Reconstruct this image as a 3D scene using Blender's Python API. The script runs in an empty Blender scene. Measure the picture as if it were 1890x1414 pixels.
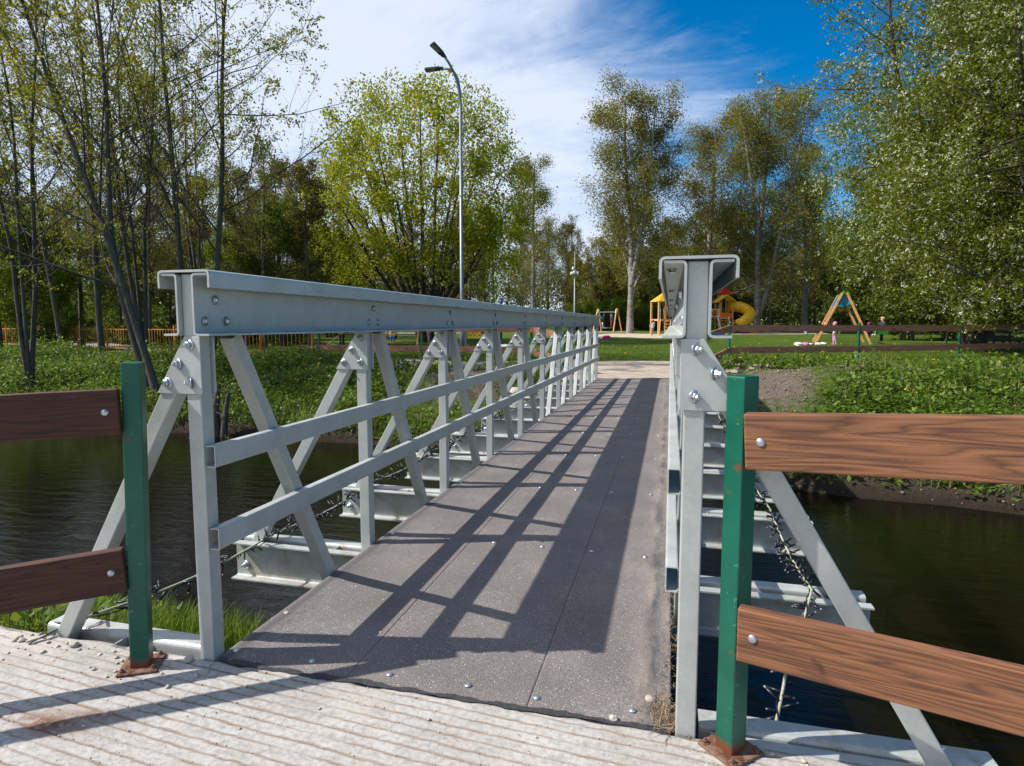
import bpy, bmesh, math, random
import numpy as np
from mathutils import Vector, Matrix

# ------------------------------------------------------------------ camera, sky, sun, exposure
sc = bpy.context.scene
H_EYE = 1.35
PSI = math.radians(14.4776)
THETA = math.radians(5.2584)
FPX = 1130.0
cam_d = bpy.data.cameras.new('camera')
cam_d.sensor_width = 36.0
cam_d.sensor_fit = 'HORIZONTAL'
cam_d.lens = FPX / 1890.0 * 36.0
cam_d.clip_start = 0.05
cam_d.clip_end = 3000
cam = bpy.data.objects.new('camera', cam_d)
sc.collection.objects.link(cam)
cam.location = (0, 0, H_EYE)
cam.rotation_euler = (math.pi / 2 - THETA, 0, PSI)
sc.camera = cam

SUN = Vector((-1.46, -0.485, 1.565)).normalized()
world = bpy.data.worlds.new('World')
sc.world = world
world.use_nodes = True


def build_world():
    nt = world.node_tree
    N, L = nt.nodes, nt.links
    N.clear()
    out = N.new('ShaderNodeOutputWorld')
    bg = N.new('ShaderNodeBackground')
    bg.inputs['Strength'].default_value = 0.075
    L.new(bg.outputs[0], out.inputs[0])
    sky = N.new('ShaderNodeTexSky')
    sky.sky_type = 'NISHITA'
    sky.sun_disc = False
    sky.sun_elevation = math.asin(SUN.z)
    sky.sun_rotation = math.atan2(SUN.x, SUN.y) % (2 * math.pi)
    sky.air_density = 1.0
    sky.dust_density = 0.15
    sky.ozone_density = 3.0
    hs = N.new('ShaderNodeHueSaturation')
    hs.inputs['Saturation'].default_value = 1.5
    hs.inputs['Value'].default_value = 1.5
    L.new(sky.outputs[0], hs.inputs['Color'])
    tc = N.new('ShaderNodeTexCoord')
    sp = N.new('ShaderNodeSeparateXYZ')
    L.new(tc.outputs['Generated'], sp.inputs[0])

    def m(op, a, b=None, c=None):
        n = N.new('ShaderNodeMath')
        n.operation = op
        for i, v in enumerate((a, b, c)):
            if v is None:
                continue
            if isinstance(v, (int, float)):
                n.inputs[i].default_value = v
            else:
                L.new(v, n.inputs[i])
        return n.outputs[0]
    zz = m('ADD', m('MAXIMUM', sp.outputs['Z'], 0.0), 0.22)
    cx = m('DIVIDE', sp.outputs['X'], zz)
    cy = m('DIVIDE', sp.outputs['Y'], zz)
    cb = N.new('ShaderNodeCombineXYZ')
    L.new(cx, cb.inputs[0])
    L.new(cy, cb.inputs[1])
    mp = N.new('ShaderNodeMapping')
    mp.inputs['Rotation'].default_value = (0, 0, math.radians(35))
    mp.inputs['Scale'].default_value = (0.75, 1.5, 1)
    mp.inputs['Location'].default_value = (3.1, 1.7, 0)
    L.new(cb.outputs[0], mp.inputs[0])
    n1 = N.new('ShaderNodeTexNoise')
    n1.inputs['Scale'].default_value = 1.1
    n1.inputs['Detail'].default_value = 9
    n1.inputs['Roughness'].default_value = 0.6
    n1.inputs['Distortion'].default_value = 0.7
    L.new(mp.outputs[0], n1.inputs['Vector'])
    n2 = N.new('ShaderNodeTexNoise')
    n2.inputs['Scale'].default_value = 4.2
    n2.inputs['Detail'].default_value = 8
    n2.inputs['Roughness'].default_value = 0.65
    n2.inputs['Distortion'].default_value = 1.0
    L.new(mp.outputs[0], n2.inputs['Vector'])
    # the edge of the high cloud sheet runs across the sky: cloud to the left, clear to the right
    vd = N.new('ShaderNodeVectorMath')
    vd.operation = 'DOT_PRODUCT'
    L.new(tc.outputs['Generated'], vd.inputs[0])
    vd.inputs[1].default_value = (math.cos(PSI), math.sin(PSI), 0.30)
    edge = m('MULTIPLY', m('SUBTRACT', 0.42, vd.outputs['Value']), 1.15)
    f = m('ADD', m('MULTIPLY', n1.outputs['Fac'], 0.75), m('MULTIPLY', n2.outputs['Fac'], 0.28))
    f = m('ADD', f, m('MINIMUM', edge, 0.28))
    ms = N.new('ShaderNodeMapRange')
    ms.interpolation_type = 'SMOOTHSTEP'
    ms.inputs['From Min'].default_value = 0.44
    ms.inputs['From Max'].default_value = 0.84
    ms.inputs['To Max'].default_value = 0.93
    L.new(f, ms.inputs['Value'])
    mix = N.new('ShaderNodeMix')
    mix.data_type = 'RGBA'
    L.new(ms.outputs[0], mix.inputs['Factor'])
    L.new(hs.outputs[0], mix.inputs['A'])
    mix.inputs['B'].default_value = (8.6, 9.5, 11.2, 1)
    L.new(mix.outputs['Result'], bg.inputs['Color'])


build_world()
sun_d = bpy.data.lights.new('sun', 'SUN')
sun_d.energy = 5.0
sun_d.angle = math.radians(0.53)
sun_d.color = (1.0, 0.95, 0.87)
sun = bpy.data.objects.new('sun', sun_d)
sc.collection.objects.link(sun)
sun.location = SUN * 60
sun.rotation_euler = SUN.to_track_quat('Z', 'Y').to_euler()

sc.view_settings.view_transform = 'Standard'
sc.view_settings.look = 'None'
sc.view_settings.exposure = 0.36
sc.view_settings.gamma = 1.0
sc.view_settings.use_curve_mapping = False
sc.render.engine = 'CYCLES'
sc.cycles.use_denoising = True
try:
    sc.cycles.denoiser = 'OPENIMAGEDENOISE'
except Exception:
    pass
sc.cycles.use_adaptive_sampling = True
sc.cycles.adaptive_threshold = 0.02
sc.cycles.max_bounces = 4
sc.cycles.diffuse_bounces = 2
sc.cycles.glossy_bounces = 2
sc.cycles.transmission_bounces = 3
sc.cycles.transparent_max_bounces = 4
sc.cycles.caustics_reflective = False
sc.cycles.caustics_refractive = False

# ------------------------------------------------------------------ helpers
COL = sc.collection
RNG = np.random.default_rng(7)
random.seed(7)
PI = math.pi
CD = np.array([-math.sin(PSI) * math.cos(THETA), math.cos(PSI) * math.cos(THETA), -math.sin(THETA)])
CR = np.array([math.cos(PSI), math.sin(PSI), 0.0])
CU = np.cross(CR, CD)


def S(r, g, b, a=1.0):
    """8-bit sRGB to linear"""
    f = lambda c: (c / 255 / 12.92) if c / 255 <= 0.04045 else ((c / 255 + 0.055) / 1.055) ** 2.4
    return (f(r), f(g), f(b), a)


def ray(px, py):
    return CD + CR * (px - 945.0) / FPX - CU * (py - 707.0) / FPX


def gp(px, D):
    """a place on the plan: the column px of the survey photograph, D metres away along the view axis"""
    v = ray(px, 603.0) * D
    return float(v[0]), float(v[1])


def link(o, parent=None):
    COL.objects.link(o)
    if parent is not None:
        o.parent = parent
    return o


def tag(o, label=None, cat=None, group=None, kind=None):
    if label:
        o['label'] = label
    if cat:
        o['category'] = cat
    if group:
        o['group'] = group
    if kind:
        o['kind'] = kind
    return o


def empty(name, loc=(0, 0, 0), rz=0.0, label=None, cat=None, group=None):
    o = bpy.data.objects.new(name, None)
    o.empty_display_size = 0.2
    o.location = loc
    o.rotation_euler = (0, 0, rz)
    link(o)
    return tag(o, label, cat, group)


def copy_tree(o, parent=None):
    c = o.copy()
    link(c, parent)
    for ch in list(o.children):
        copy_tree(ch, c)
    return c


def inst(name, me, parent=None, loc=(0, 0, 0), rot=(0, 0, 0), scale=None):
    o = bpy.data.objects.new(name, me)
    link(o, parent)
    o.location = loc
    o.rotation_euler = rot
    if scale is not None:
        o.scale = (scale,) * 3 if isinstance(scale, (int, float)) else scale
    return o


def bevel(o, w=0.004, seg=2, ang=40):
    md = o.modifiers.new('bevel', 'BEVEL')
    md.width = w
    md.segments = seg
    md.limit_method = 'ANGLE'
    md.angle_limit = math.radians(ang)
    return o


def np_mesh(name, V, Q, mats=(), smooth=False, mat_idx=None, attrs=None):
    """mesh from arrays: V (n,3), Q (m,k) faces of k corners, or a list of such arrays"""
    me = bpy.data.meshes.new(name)
    Qs = [np.asarray(q, dtype=np.int32) for q in (Q if isinstance(Q, list) and isinstance(Q[0], np.ndarray) else [Q]) if len(q)]
    V = np.asarray(V, dtype=np.float32)
    me.vertices.add(len(V))
    me.vertices.foreach_set('co', V.ravel())
    nl = sum(q.size for q in Qs)
    nf = sum(len(q) for q in Qs)
    me.loops.add(nl)
    me.loops.foreach_set('vertex_index', np.concatenate([q.ravel() for q in Qs]))
    me.polygons.add(nf)
    tot = np.concatenate([np.full(len(q), q.shape[1], dtype=np.int32) for q in Qs])
    st = np.concatenate([[0], np.cumsum(tot)[:-1]]).astype(np.int32)
    me.polygons.foreach_set('loop_start', st)
    me.polygons.foreach_set('loop_total', tot)
    if smooth:
        me.polygons.foreach_set('use_smooth', np.ones(nf, dtype=bool))
    for m_ in mats:
        me.materials.append(m_)
    if mat_idx is not None:
        me.polygons.foreach_set('material_index', np.asarray(mat_idx, dtype=np.int32))
    if attrs:
        for k, a in attrs.items():
            at = me.attributes.new(k, 'FLOAT', 'POINT')
            at.data.foreach_set('value', np.asarray(a, dtype=np.float32))
    me.update(calc_edges=True)
    me.validate()
    return me


class MB:
    """collects simple solids into one mesh"""

    def __init__(self):
        self.v, self.f, self.mi, self.sm = [], [], [], []

    def add(self, verts, faces, mi=0, smooth=False):
        o = len(self.v)
        self.v += [tuple(p) for p in verts]
        self.f += [tuple(i + o for i in f) for f in faces]
        self.mi += [mi] * len(faces)
        self.sm += [smooth] * len(faces)
        return self

    def box(self, x0, x1, y0, y1, z0, z1, mi=0):
        v = [(x0, y0, z0), (x1, y0, z0), (x1, y1, z0), (x0, y1, z0), (x0, y0, z1), (x1, y0, z1), (x1, y1, z1), (x0, y1, z1)]
        f = [(0, 3, 2, 1), (4, 5, 6, 7), (0, 1, 5, 4), (1, 2, 6, 5), (2, 3, 7, 6), (3, 0, 4, 7)]
        return self.add(v, f, mi)

    def beam(self, p0, p1, w, h, up=(0, 0, 1), mi=0):
        """box between two points; w across, h along 'up'"""
        p0, p1, up = Vector(p0), Vector(p1), Vector(up)
        d = (p1 - p0).normalized()
        s = d.cross(up)
        if s.length < 1e-5:
            s = d.cross(Vector((1, 0, 0)))
        s.normalize()
        u = s.cross(d).normalized()
        v = []
        for p in (p0, p1):
            for a, b in ((-1, -1), (1, -1), (1, 1), (-1, 1)):
                v.append(p + s * (a * w / 2) + u * (b * h / 2))
        f = [(0, 1, 2, 3), (7, 6, 5, 4), (0, 4, 5, 1), (1, 5, 6, 2), (2, 6, 7, 3), (3, 7, 4, 0)]
        return self.add(v, f, mi)

    def prism(self, poly, a, b, axis='Y', mi=0, smooth=False):
        """2-D polygon extruded from a to b; axis Y: polygon in XZ, axis X: polygon in YZ, axis Z: polygon in XY"""
        def P(p, t):
            return {'Y': (p[0], t, p[1]), 'X': (t, p[0], p[1]), 'Z': (p[0], p[1], t)}[axis]
        n = len(poly)
        v = [P(p, a) for p in poly] + [P(p, b) for p in poly]
        f = [tuple(range(n)), tuple(range(2 * n - 1, n - 1, -1))]
        f += [(i, i + n, (i + 1) % n + n, (i + 1) % n) for i in range(n)]
        return self.add(v, f, mi, smooth)

    def tube(self, pts, r, n=10, mi=0, cap=True, smooth=True):
        pts = [Vector(p) for p in pts]
        rs = r if isinstance(r, (list, tuple)) else [r] * len(pts)
        v, f = [], []
        ref = None
        for i, p in enumerate(pts):
            t = (pts[min(i + 1, len(pts) - 1)] - pts[max(i - 1, 0)]).normalized()
            if ref is None:
                ref = Vector((0, 0, 1)) if abs(t.z) < 0.9 else Vector((1, 0, 0))
            s = t.cross(ref).normalized()
            u = s.cross(t).normalized()
            ref = u
            for k in range(n):
                a = 2 * PI * k / n
                v.append(p + (s * math.cos(a) + u * math.sin(a)) * rs[i])
        for i in range(len(pts) - 1):
            for k in range(n):
                f.append((i * n + k, i * n + (k + 1) % n, (i + 1) * n + (k + 1) % n, (i + 1) * n + k))
        self.add(v, f, mi, smooth)
        if cap:
            o = len(self.v) - len(v)
            self.f += [tuple(o + k for k in range(n - 1, -1, -1)), tuple(o + (len(pts) - 1) * n + k for k in range(n))]
            self.mi += [mi, mi]
            self.sm += [False, False]
        return self

    def lathe(self, prof, n=14, mi=0, c=(0, 0, 0), smooth=True):
        """profile of (radius, z) turned about Z"""
        v, f = [], []
        for (r, z) in prof:
            for k in range(n):
                a = 2 * PI * k / n
                v.append((c[0] + r * math.cos(a), c[1] + r * math.sin(a), c[2] + z))
        for i in range(len(prof) - 1):
            for k in range(n):
                f.append((i * n + k, i * n + (k + 1) % n, (i + 1) * n + (k + 1) % n, (i + 1) * n + k))
        return self.add(v, f, mi, smooth)

    def mesh(self, name, mats):
        me = bpy.data.meshes.new(name)
        me.from_pydata(self.v, [], self.f)
        for m_ in (mats if isinstance(mats, (list, tuple)) else [mats]):
            me.materials.append(m_)
        me.polygons.foreach_set('material_index', np.array(self.mi, dtype=np.int32))
        me.polygons.foreach_set('use_smooth', np.array(self.sm, dtype=bool))
        bm = bmesh.new()
        bm.from_mesh(me)
        bmesh.ops.recalc_face_normals(bm, faces=bm.faces)
        bm.to_mesh(me)
        bm.free()
        me.update()
        return me

    def obj(self, name, mats, parent=None, loc=(0, 0, 0), rot=(0, 0, 0)):
        return inst(name, self.mesh(name, mats), parent, loc, rot)


def thick(poly, t, rad=0.0, seg=4):
    """outline of a sheet-metal section: centre polyline, thickness, corner radius"""
    pts = [Vector((p[0], p[1])) for p in poly]
    if rad > 0:
        out = [pts[0]]
        for i in range(1, len(pts) - 1):
            a, b, c = pts[i - 1], pts[i], pts[i + 1]
            d1, d2 = (a - b).normalized(), (c - b).normalized()
            p1, p2 = b + d1 * rad, b + d2 * rad
            for k in range(seg + 1):
                u = k / seg
                out.append(p1 * (1 - u) ** 2 + b * 2 * u * (1 - u) + p2 * u * u)
        out.append(pts[-1])
        pts = out
    L_, R_ = [], []
    for i, p in enumerate(pts):
        if i == 0:
            n = (pts[1] - p).normalized()
            k = 1
        elif i == len(pts) - 1:
            n = (p - pts[i - 1]).normalized()
            k = 1
        else:
            n1, n2 = (p - pts[i - 1]).normalized(), (pts[i + 1] - p).normalized()
            n = (n1 + n2).normalized()
            k = 1 / max(0.5, n.dot(n1))
        nn = Vector((-n.y, n.x)) * (t / 2 * k)
        L_.append((p + nn)[:])
        R_.append((p - nn)[:])
    return L_ + R_[::-1]


# ------------------------------------------------------------------ materials
def new_mat(name):
    m = bpy.data.materials.new(name)
    m.use_nodes = True
    return m, m.node_tree.nodes, m.node_tree.links, m.node_tree.nodes['Principled BSDF']


def ramp(N, stops, interp='LINEAR'):
    r = N.new('ShaderNodeValToRGB')
    r.color_ramp.interpolation = interp
    while len(r.color_ramp.elements) < len(stops):
        r.color_ramp.elements.new(0.5)
    for e, (p, c) in zip(r.color_ramp.elements, stops):
        e.position = p
        e.color = c if len(c) == 4 else (*c, 1)
    return r


def noise(N, L, vec, scale, detail=4, rough=0.55, dist=0.0):
    n = N.new('ShaderNodeTexNoise')
    n.inputs['Scale'].default_value = scale
    n.inputs['Detail'].default_value = detail
    n.inputs['Roughness'].default_value = rough
    n.inputs['Distortion'].default_value = dist
    if vec is not None:
        L.new(vec, n.inputs['Vector'])
    return n


def mixc(N, L, fac, a, b, blend='MIX'):
    x = N.new('ShaderNodeMix')
    x.data_type = 'RGBA'
    x.blend_type = blend
    for key, v in (('Factor', fac), ('A', a), ('B', b)):
        if isinstance(v, (int, float)):
            x.inputs[key].default_value = v
        elif isinstance(v, tuple):
            x.inputs[key].default_value = v if len(v) == 4 else (*v, 1)
        else:
            L.new(v, x.inputs[key])
    return x.outputs['Result']


def bump(N, L, h, strength, dist, b):
    n = N.new('ShaderNodeBump')
    n.inputs['Strength'].default_value = strength
    n.inputs['Distance'].default_value = dist
    L.new(h, n.inputs['Height'])
    L.new(n.outputs[0], b.inputs['Normal'])
    return n


def plain(name, col, rough=0.5, metal=0.0, var=0.12, scale=8.0, bmp=0.0, bscale=60.0):
    m, N, L, b = new_mat(name)
    tc = N.new('ShaderNodeTexCoord')
    n = noise(N, L, tc.outputs['Object'], scale, 5)
    c = tuple(x for x in col[:3])
    r = ramp(N, [(0.3, tuple(x * (1 - var) for x in c)), (0.7, tuple(min(1, x * (1 + var)) for x in c))])
    L.new(n.outputs['Fac'], r.inputs[0])
    L.new(r.outputs[0], b.inputs['Base Color'])
    b.inputs['Roughness'].default_value = rough
    b.inputs['Metallic'].default_value = metal
    if bmp:
        n2 = noise(N, L, tc.outputs['Object'], bscale, 3)
        bump(N, L, n2.outputs['Fac'], bmp, 0.01, b)
    return m


def mat_steel(name='galvanised_steel', rust=False):
    m, N, L, b = new_mat(name)
    tc = N.new('ShaderNodeTexCoord')
    oi = N.new('ShaderNodeObjectInfo')
    va = N.new('ShaderNodeVectorMath')
    va.operation = 'ADD'
    L.new(tc.outputs['Object'], va.inputs[0])
    L.new(oi.outputs['Random'], va.inputs[1])
    n1 = noise(N, L, va.outputs[0], 5, 6, 0.6)
    mp = N.new('ShaderNodeMapping')
    mp.inputs['Scale'].default_value = (9, 9, 4)
    L.new(va.outputs[0], mp.inputs[0])
    n2 = noise(N, L, mp.outputs[0], 2.0, 4, 0.6)
    vo = N.new('ShaderNodeTexVoronoi')
    vo.inputs['Scale'].default_value = 70
    L.new(va.outputs[0], vo.inputs['Vector'])
    r = ramp(N, [(0.28, (0.40, 0.42, 0.41)), (0.55, (0.475, 0.495, 0.48)), (0.8, (0.53, 0.55, 0.53))])
    L.new(n1.outputs['Fac'], r.inputs[0])
    bw = N.new('ShaderNodeRGBToBW')
    L.new(vo.outputs['Color'], bw.inputs[0])
    c = mixc(N, L, 0.10, r.outputs[0], bw.outputs[0], 'SOFT_LIGHT')
    r2 = ramp(N, [(0.3, (0.95, 0.95, 0.945)), (0.7, (1.02, 1.02, 1.015))])
    L.new(n2.outputs['Fac'], r2.inputs[0])
    c = mixc(N, L, 1.0, c, r2.outputs[0], 'MULTIPLY')
    # dark scuffs
    n3 = noise(N, L, va.outputs[0], 22, 6, 0.7)
    r3 = ramp(N, [(0.70, (0, 0, 0)), (0.76, (0.7, 0.7, 0.7))])
    L.new(n3.outputs['Fac'], r3.inputs[0])
    c = mixc(N, L, r3.outputs[0], c, (0.24, 0.235, 0.22))
    if rust:
        n7 = noise(N, L, va.outputs[0], 6, 7, 0.7, 0.5)
        r7 = ramp(N, [(0.50, (0, 0, 0)), (0.66, (0.75, 0.75, 0.75))])
        L.new(n7.outputs['Fac'], r7.inputs[0])
        c = mixc(N, L, r7.outputs[0], c, (0.34, 0.27, 0.20))
    L.new(c, b.inputs['Base Color'])
    b.inputs['Metallic'].default_value = 0.25
    rr = ramp(N, [(0.3, (0.38,) * 3), (0.7, (0.58,) * 3)])
    L.new(n1.outputs['Fac'], rr.inputs[0])
    L.new(rr.outputs[0], b.inputs['Roughness'])
    bump(N, L, n1.outputs['Fac'], 0.06, 0.004, b)
    return m


def mat_wood(name, c_light, c_dark, scale=1.0, rough=0.78):
    """stained softwood, grain along local X"""
    m, N, L, b = new_mat(name)
    tc = N.new('ShaderNodeTexCoord')
    oi = N.new('ShaderNodeObjectInfo')
    mu = N.new('ShaderNodeMath')
    mu.operation = 'MULTIPLY'
    mu.inputs[1].default_value = 7.0
    L.new(oi.outputs['Random'], mu.inputs[0])
    va = N.new('ShaderNodeVectorMath')
    va.operation = 'ADD'
    L.new(tc.outputs['Object'], va.inputs[0])
    L.new(mu.outputs[0], va.inputs[1])
    mp = N.new('ShaderNodeMapping')
    mp.inputs['Scale'].default_value = (0.55 * scale, 7 * scale, 7 * scale)
    L.new(va.outputs[0], mp.inputs[0])
    nz = noise(N, L, mp.outputs[0], 1.1, 3, 0.5, 0.4)
    mp2 = N.new('ShaderNodeMath')
    mp2.operation = 'MULTIPLY'
    mp2.inputs[1].default_value = 19.0
    L.new(nz.outputs['Fac'], mp2.inputs[0])
    fr = N.new('ShaderNodeMath')
    fr.operation = 'PINGPONG'
    fr.inputs[1].default_value = 0.5
    L.new(mp2.outputs[0], fr.inputs[0])
    fine = N.new('ShaderNodeMapping')
    fine.inputs['Scale'].default_value = (4 * scale, 120 * scale, 120 * scale)
    L.new(va.outputs[0], fine.inputs[0])
    nf = noise(N, L, fine.outputs[0], 1.0, 4, 0.6)
    rg = ramp(N, [(0.0, tuple(0.75 * x + 0.25 * y for x, y in zip(c_dark, c_light))), (0.18, tuple(0.3 * x + 0.7 * y for x, y in zip(c_dark, c_light))), (0.5, c_light)])
    L.new(fr.outputs[0], rg.inputs[0])
    rf = ramp(N, [(0.3, (0.52, 0.51, 0.50)), (0.5, (0.92, 0.92, 0.92)), (0.68, (1.2, 1.18, 1.15))])
    L.new(nf.outputs['Fac'], rf.inputs[0])
    c = mixc(N, L, 1.0, rg.outputs[0], rf.outputs[0], 'MULTIPLY')
    nk = noise(N, L, va.outputs[0], 6.5 * scale, 4, 0.6, 0.6)
    rk = ramp(N, [(0.64, (0, 0, 0)), (0.74, (1, 1, 1))])
    L.new(nk.outputs['Fac'], rk.inputs[0])
    c = mixc(N, L, rk.outputs[0], c, tuple(x * 0.30 for x in c_dark))
    L.new(c, b.inputs['Base Color'])
    b.inputs['Roughness'].default_value = rough
    hh = N.new('ShaderNodeMath')
    hh.operation = 'ADD'
    L.new(fr.outputs[0], hh.inputs[0])
    L.new(nf.outputs['Fac'], hh.inputs[1])
    bump(N, L, hh.outputs[0], 0.35, 0.004, b)
    return m


def mat_green_paint():
    m, N, L, b = new_mat('chipped_green_paint')
    tc = N.new('ShaderNodeTexCoord')
    n1 = noise(N, L, tc.outputs['Object'], 5, 4)
    r = ramp(N, [(0.3, S(4, 74, 58)), (0.7, S(8, 94, 74))])
    L.new(n1.outputs['Fac'], r.inputs[0])
    n2 = noise(N, L, tc.outputs['Object'], 26, 6, 0.7, 1.2)
    r2 = ramp(N, [(0.63, (0, 0, 0)), (0.645, (0.6, 0.6, 0.6))])
    L.new(n2.outputs['Fac'], r2.inputs[0])
    c = mixc(N, L, r2.outputs[0], r.outputs[0], S(70, 160, 135))
    n3 = noise(N, L, tc.outputs['Object'], 17, 6, 0.65)
    r3 = ramp(N, [(0.63, (0, 0, 0)), (0.66, (1, 1, 1))])
    L.new(n3.outputs['Fac'], r3.inputs[0])
    c = mixc(N, L, r3.outputs[0], c, S(96, 62, 44))
    # rust creeping up from the foot
    sp = N.new('ShaderNodeSeparateXYZ')
    L.new(tc.outputs['Object'], sp.inputs[0])
    ad = N.new('ShaderNodeMath')
    ad.operation = 'MULTIPLY_ADD'
    L.new(n2.outputs['Fac'], ad.inputs[0])
    ad.inputs[1].default_value = 0.12
    L.new(sp.outputs['Z'], ad.inputs[2])
    r4 = ramp(N, [(0.085, (1, 1, 1)), (0.11, (0, 0, 0))])
    L.new(ad.outputs[0], r4.inputs[0])
    c = mixc(N, L, r4.outputs[0], c, S(110, 62, 42))
    L.new(c, b.inputs['Base Color'])
    b.inputs['Roughness'].default_value = 0.34
    bump(N, L, n2.outputs['Fac'], 0.08, 0.004, b)
    return m


def mat_rust():
    m, N, L, b = new_mat('rusty_plate')
    tc = N.new('ShaderNodeTexCoord')
    n1 = noise(N, L, tc.outputs['Object'], 30, 6, 0.65)
    r = ramp(N, [(0.3, S(50, 36, 30)), (0.45, S(98, 62, 46)), (0.58, S(130, 100, 82)), (0.70, S(60, 74, 66)), (0.8, S(150, 130, 112))])
    L.new(n1.outputs['Fac'], r.inputs[0])
    L.new(r.outputs[0], b.inputs['Base Color'])
    b.inputs['Roughness'].default_value = 0.9
    bump(N, L, n1.outputs['Fac'], 0.5, 0.004, b)
    return m


def mat_deck():
    m, N, L, b = new_mat('gritted_deck_felt')
    tc = N.new('ShaderNodeTexCoord')
    o = tc.outputs['Object']
    n1 = noise(N, L, o, 2.3, 6, 0.6)
    n2 = noise(N, L, o, 160, 3, 0.7)
    vo = N.new('ShaderNodeTexVoronoi')
    vo.inputs['Scale'].default_value = 300
    L.new(o, vo.inputs['Vector'])
    r = ramp(N, [(0.25, (0.125, 0.112, 0.112)), (0.5, (0.165, 0.147, 0.142)), (0.8, (0.24, 0.212, 0.196))])
    L.new(n1.outputs['Fac'], r.inputs[0])
    r2 = ramp(N, [(0.3, (0.35, 0.35, 0.37)), (0.5, (0.95, 0.95, 0.95)), (0.72, (1.75, 1.7, 1.65))])
    L.new(n2.outputs['Fac'], r2.inputs[0])
    c = mixc(N, L, 1.0, r.outputs[0], r2.outputs[0], 'MULTIPLY')
    # scattered pale and coloured grit
    sc_ = N.new('ShaderNodeSeparateColor')
    L.new(vo.outputs['Color'], sc_.inputs[0])
    rs = ramp(N, [(0.984, (0, 0, 0)), (0.988, (0.8, 0.8, 0.8))])
    L.new(sc_.outputs[0], rs.inputs[0])
    gc = mixc(N, L, 0.35, (0.62, 0.55, 0.46), vo.outputs['Color'])
    c = mixc(N, L, rs.outputs[0], c, gc)
    # pale scuffed dust patches and the worn dark bands along the two edges
    n3 = noise(N, L, o, 4.5, 7, 0.7, 0.5)
    r3 = ramp(N, [(0.63, (0, 0, 0)), (0.80, (0.55, 0.55, 0.55))])
    L.new(n3.outputs['Fac'], r3.inputs[0])
    c = mixc(N, L, r3.outputs[0], c, (0.40, 0.36, 0.32))
    sp = N.new('ShaderNodeSeparateXYZ')
    L.new(o, sp.inputs[0])
    wob = N.new('ShaderNodeMath')
    wob.operation = 'MULTIPLY_ADD'
    L.new(n1.outputs['Fac'], wob.inputs[0])
    wob.inputs[1].default_value = 0.05
    L.new(sp.outputs['X'], wob.inputs[2])
    ab = N.new('ShaderNodeMath')
    ab.operation = 'ABSOLUTE'
    L.new(wob.outputs[0], ab.inputs[0])
    rb = ramp(N, [(0.795, (0, 0, 0)), (0.83, (0.75, 0.75, 0.75)), (0.845, (0.75, 0.75, 0.75)), (0.875, (0, 0, 0))])
    L.new(ab.outputs[0], rb.inputs[0])
    c = mixc(N, L, rb.outputs[0], c, (0.055, 0.055, 0.06))
    # sandy dirt against the right kerb
    rd = ramp(N, [(0.70, (0, 0, 0)), (0.80, (1, 1, 1))])
    L.new(sp.outputs['X'], rd.inputs[0])
    dm = N.new('ShaderNodeMath')
    dm.operation = 'MULTIPLY'
    L.new(rd.outputs[0], dm.inputs[0])
    mpd = N.new('ShaderNodeMapping')
    mpd.inputs['Scale'].default_value = (9, 2.2, 9)
    L.new(o, mpd.inputs[0])
    n5 = noise(N, L, mpd.outputs[0], 1.0, 8, 0.75)
    r5 = ramp(N, [(0.42, (0, 0, 0)), (0.68, (0.8, 0.8, 0.8))])
    L.new(n5.outputs['Fac'], r5.inputs[0])
    L.new(r5.outputs[0], dm.inputs[1])
    c = mixc(N, L, dm.outputs[0], c, (0.34, 0.28, 0.23))
    L.new(c, b.inputs['Base Color'])
    b.inputs['Roughness'].default_value = 0.85
    bump(N, L, n2.outputs['Fac'], 0.7, 0.004, b)
    return m


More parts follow.
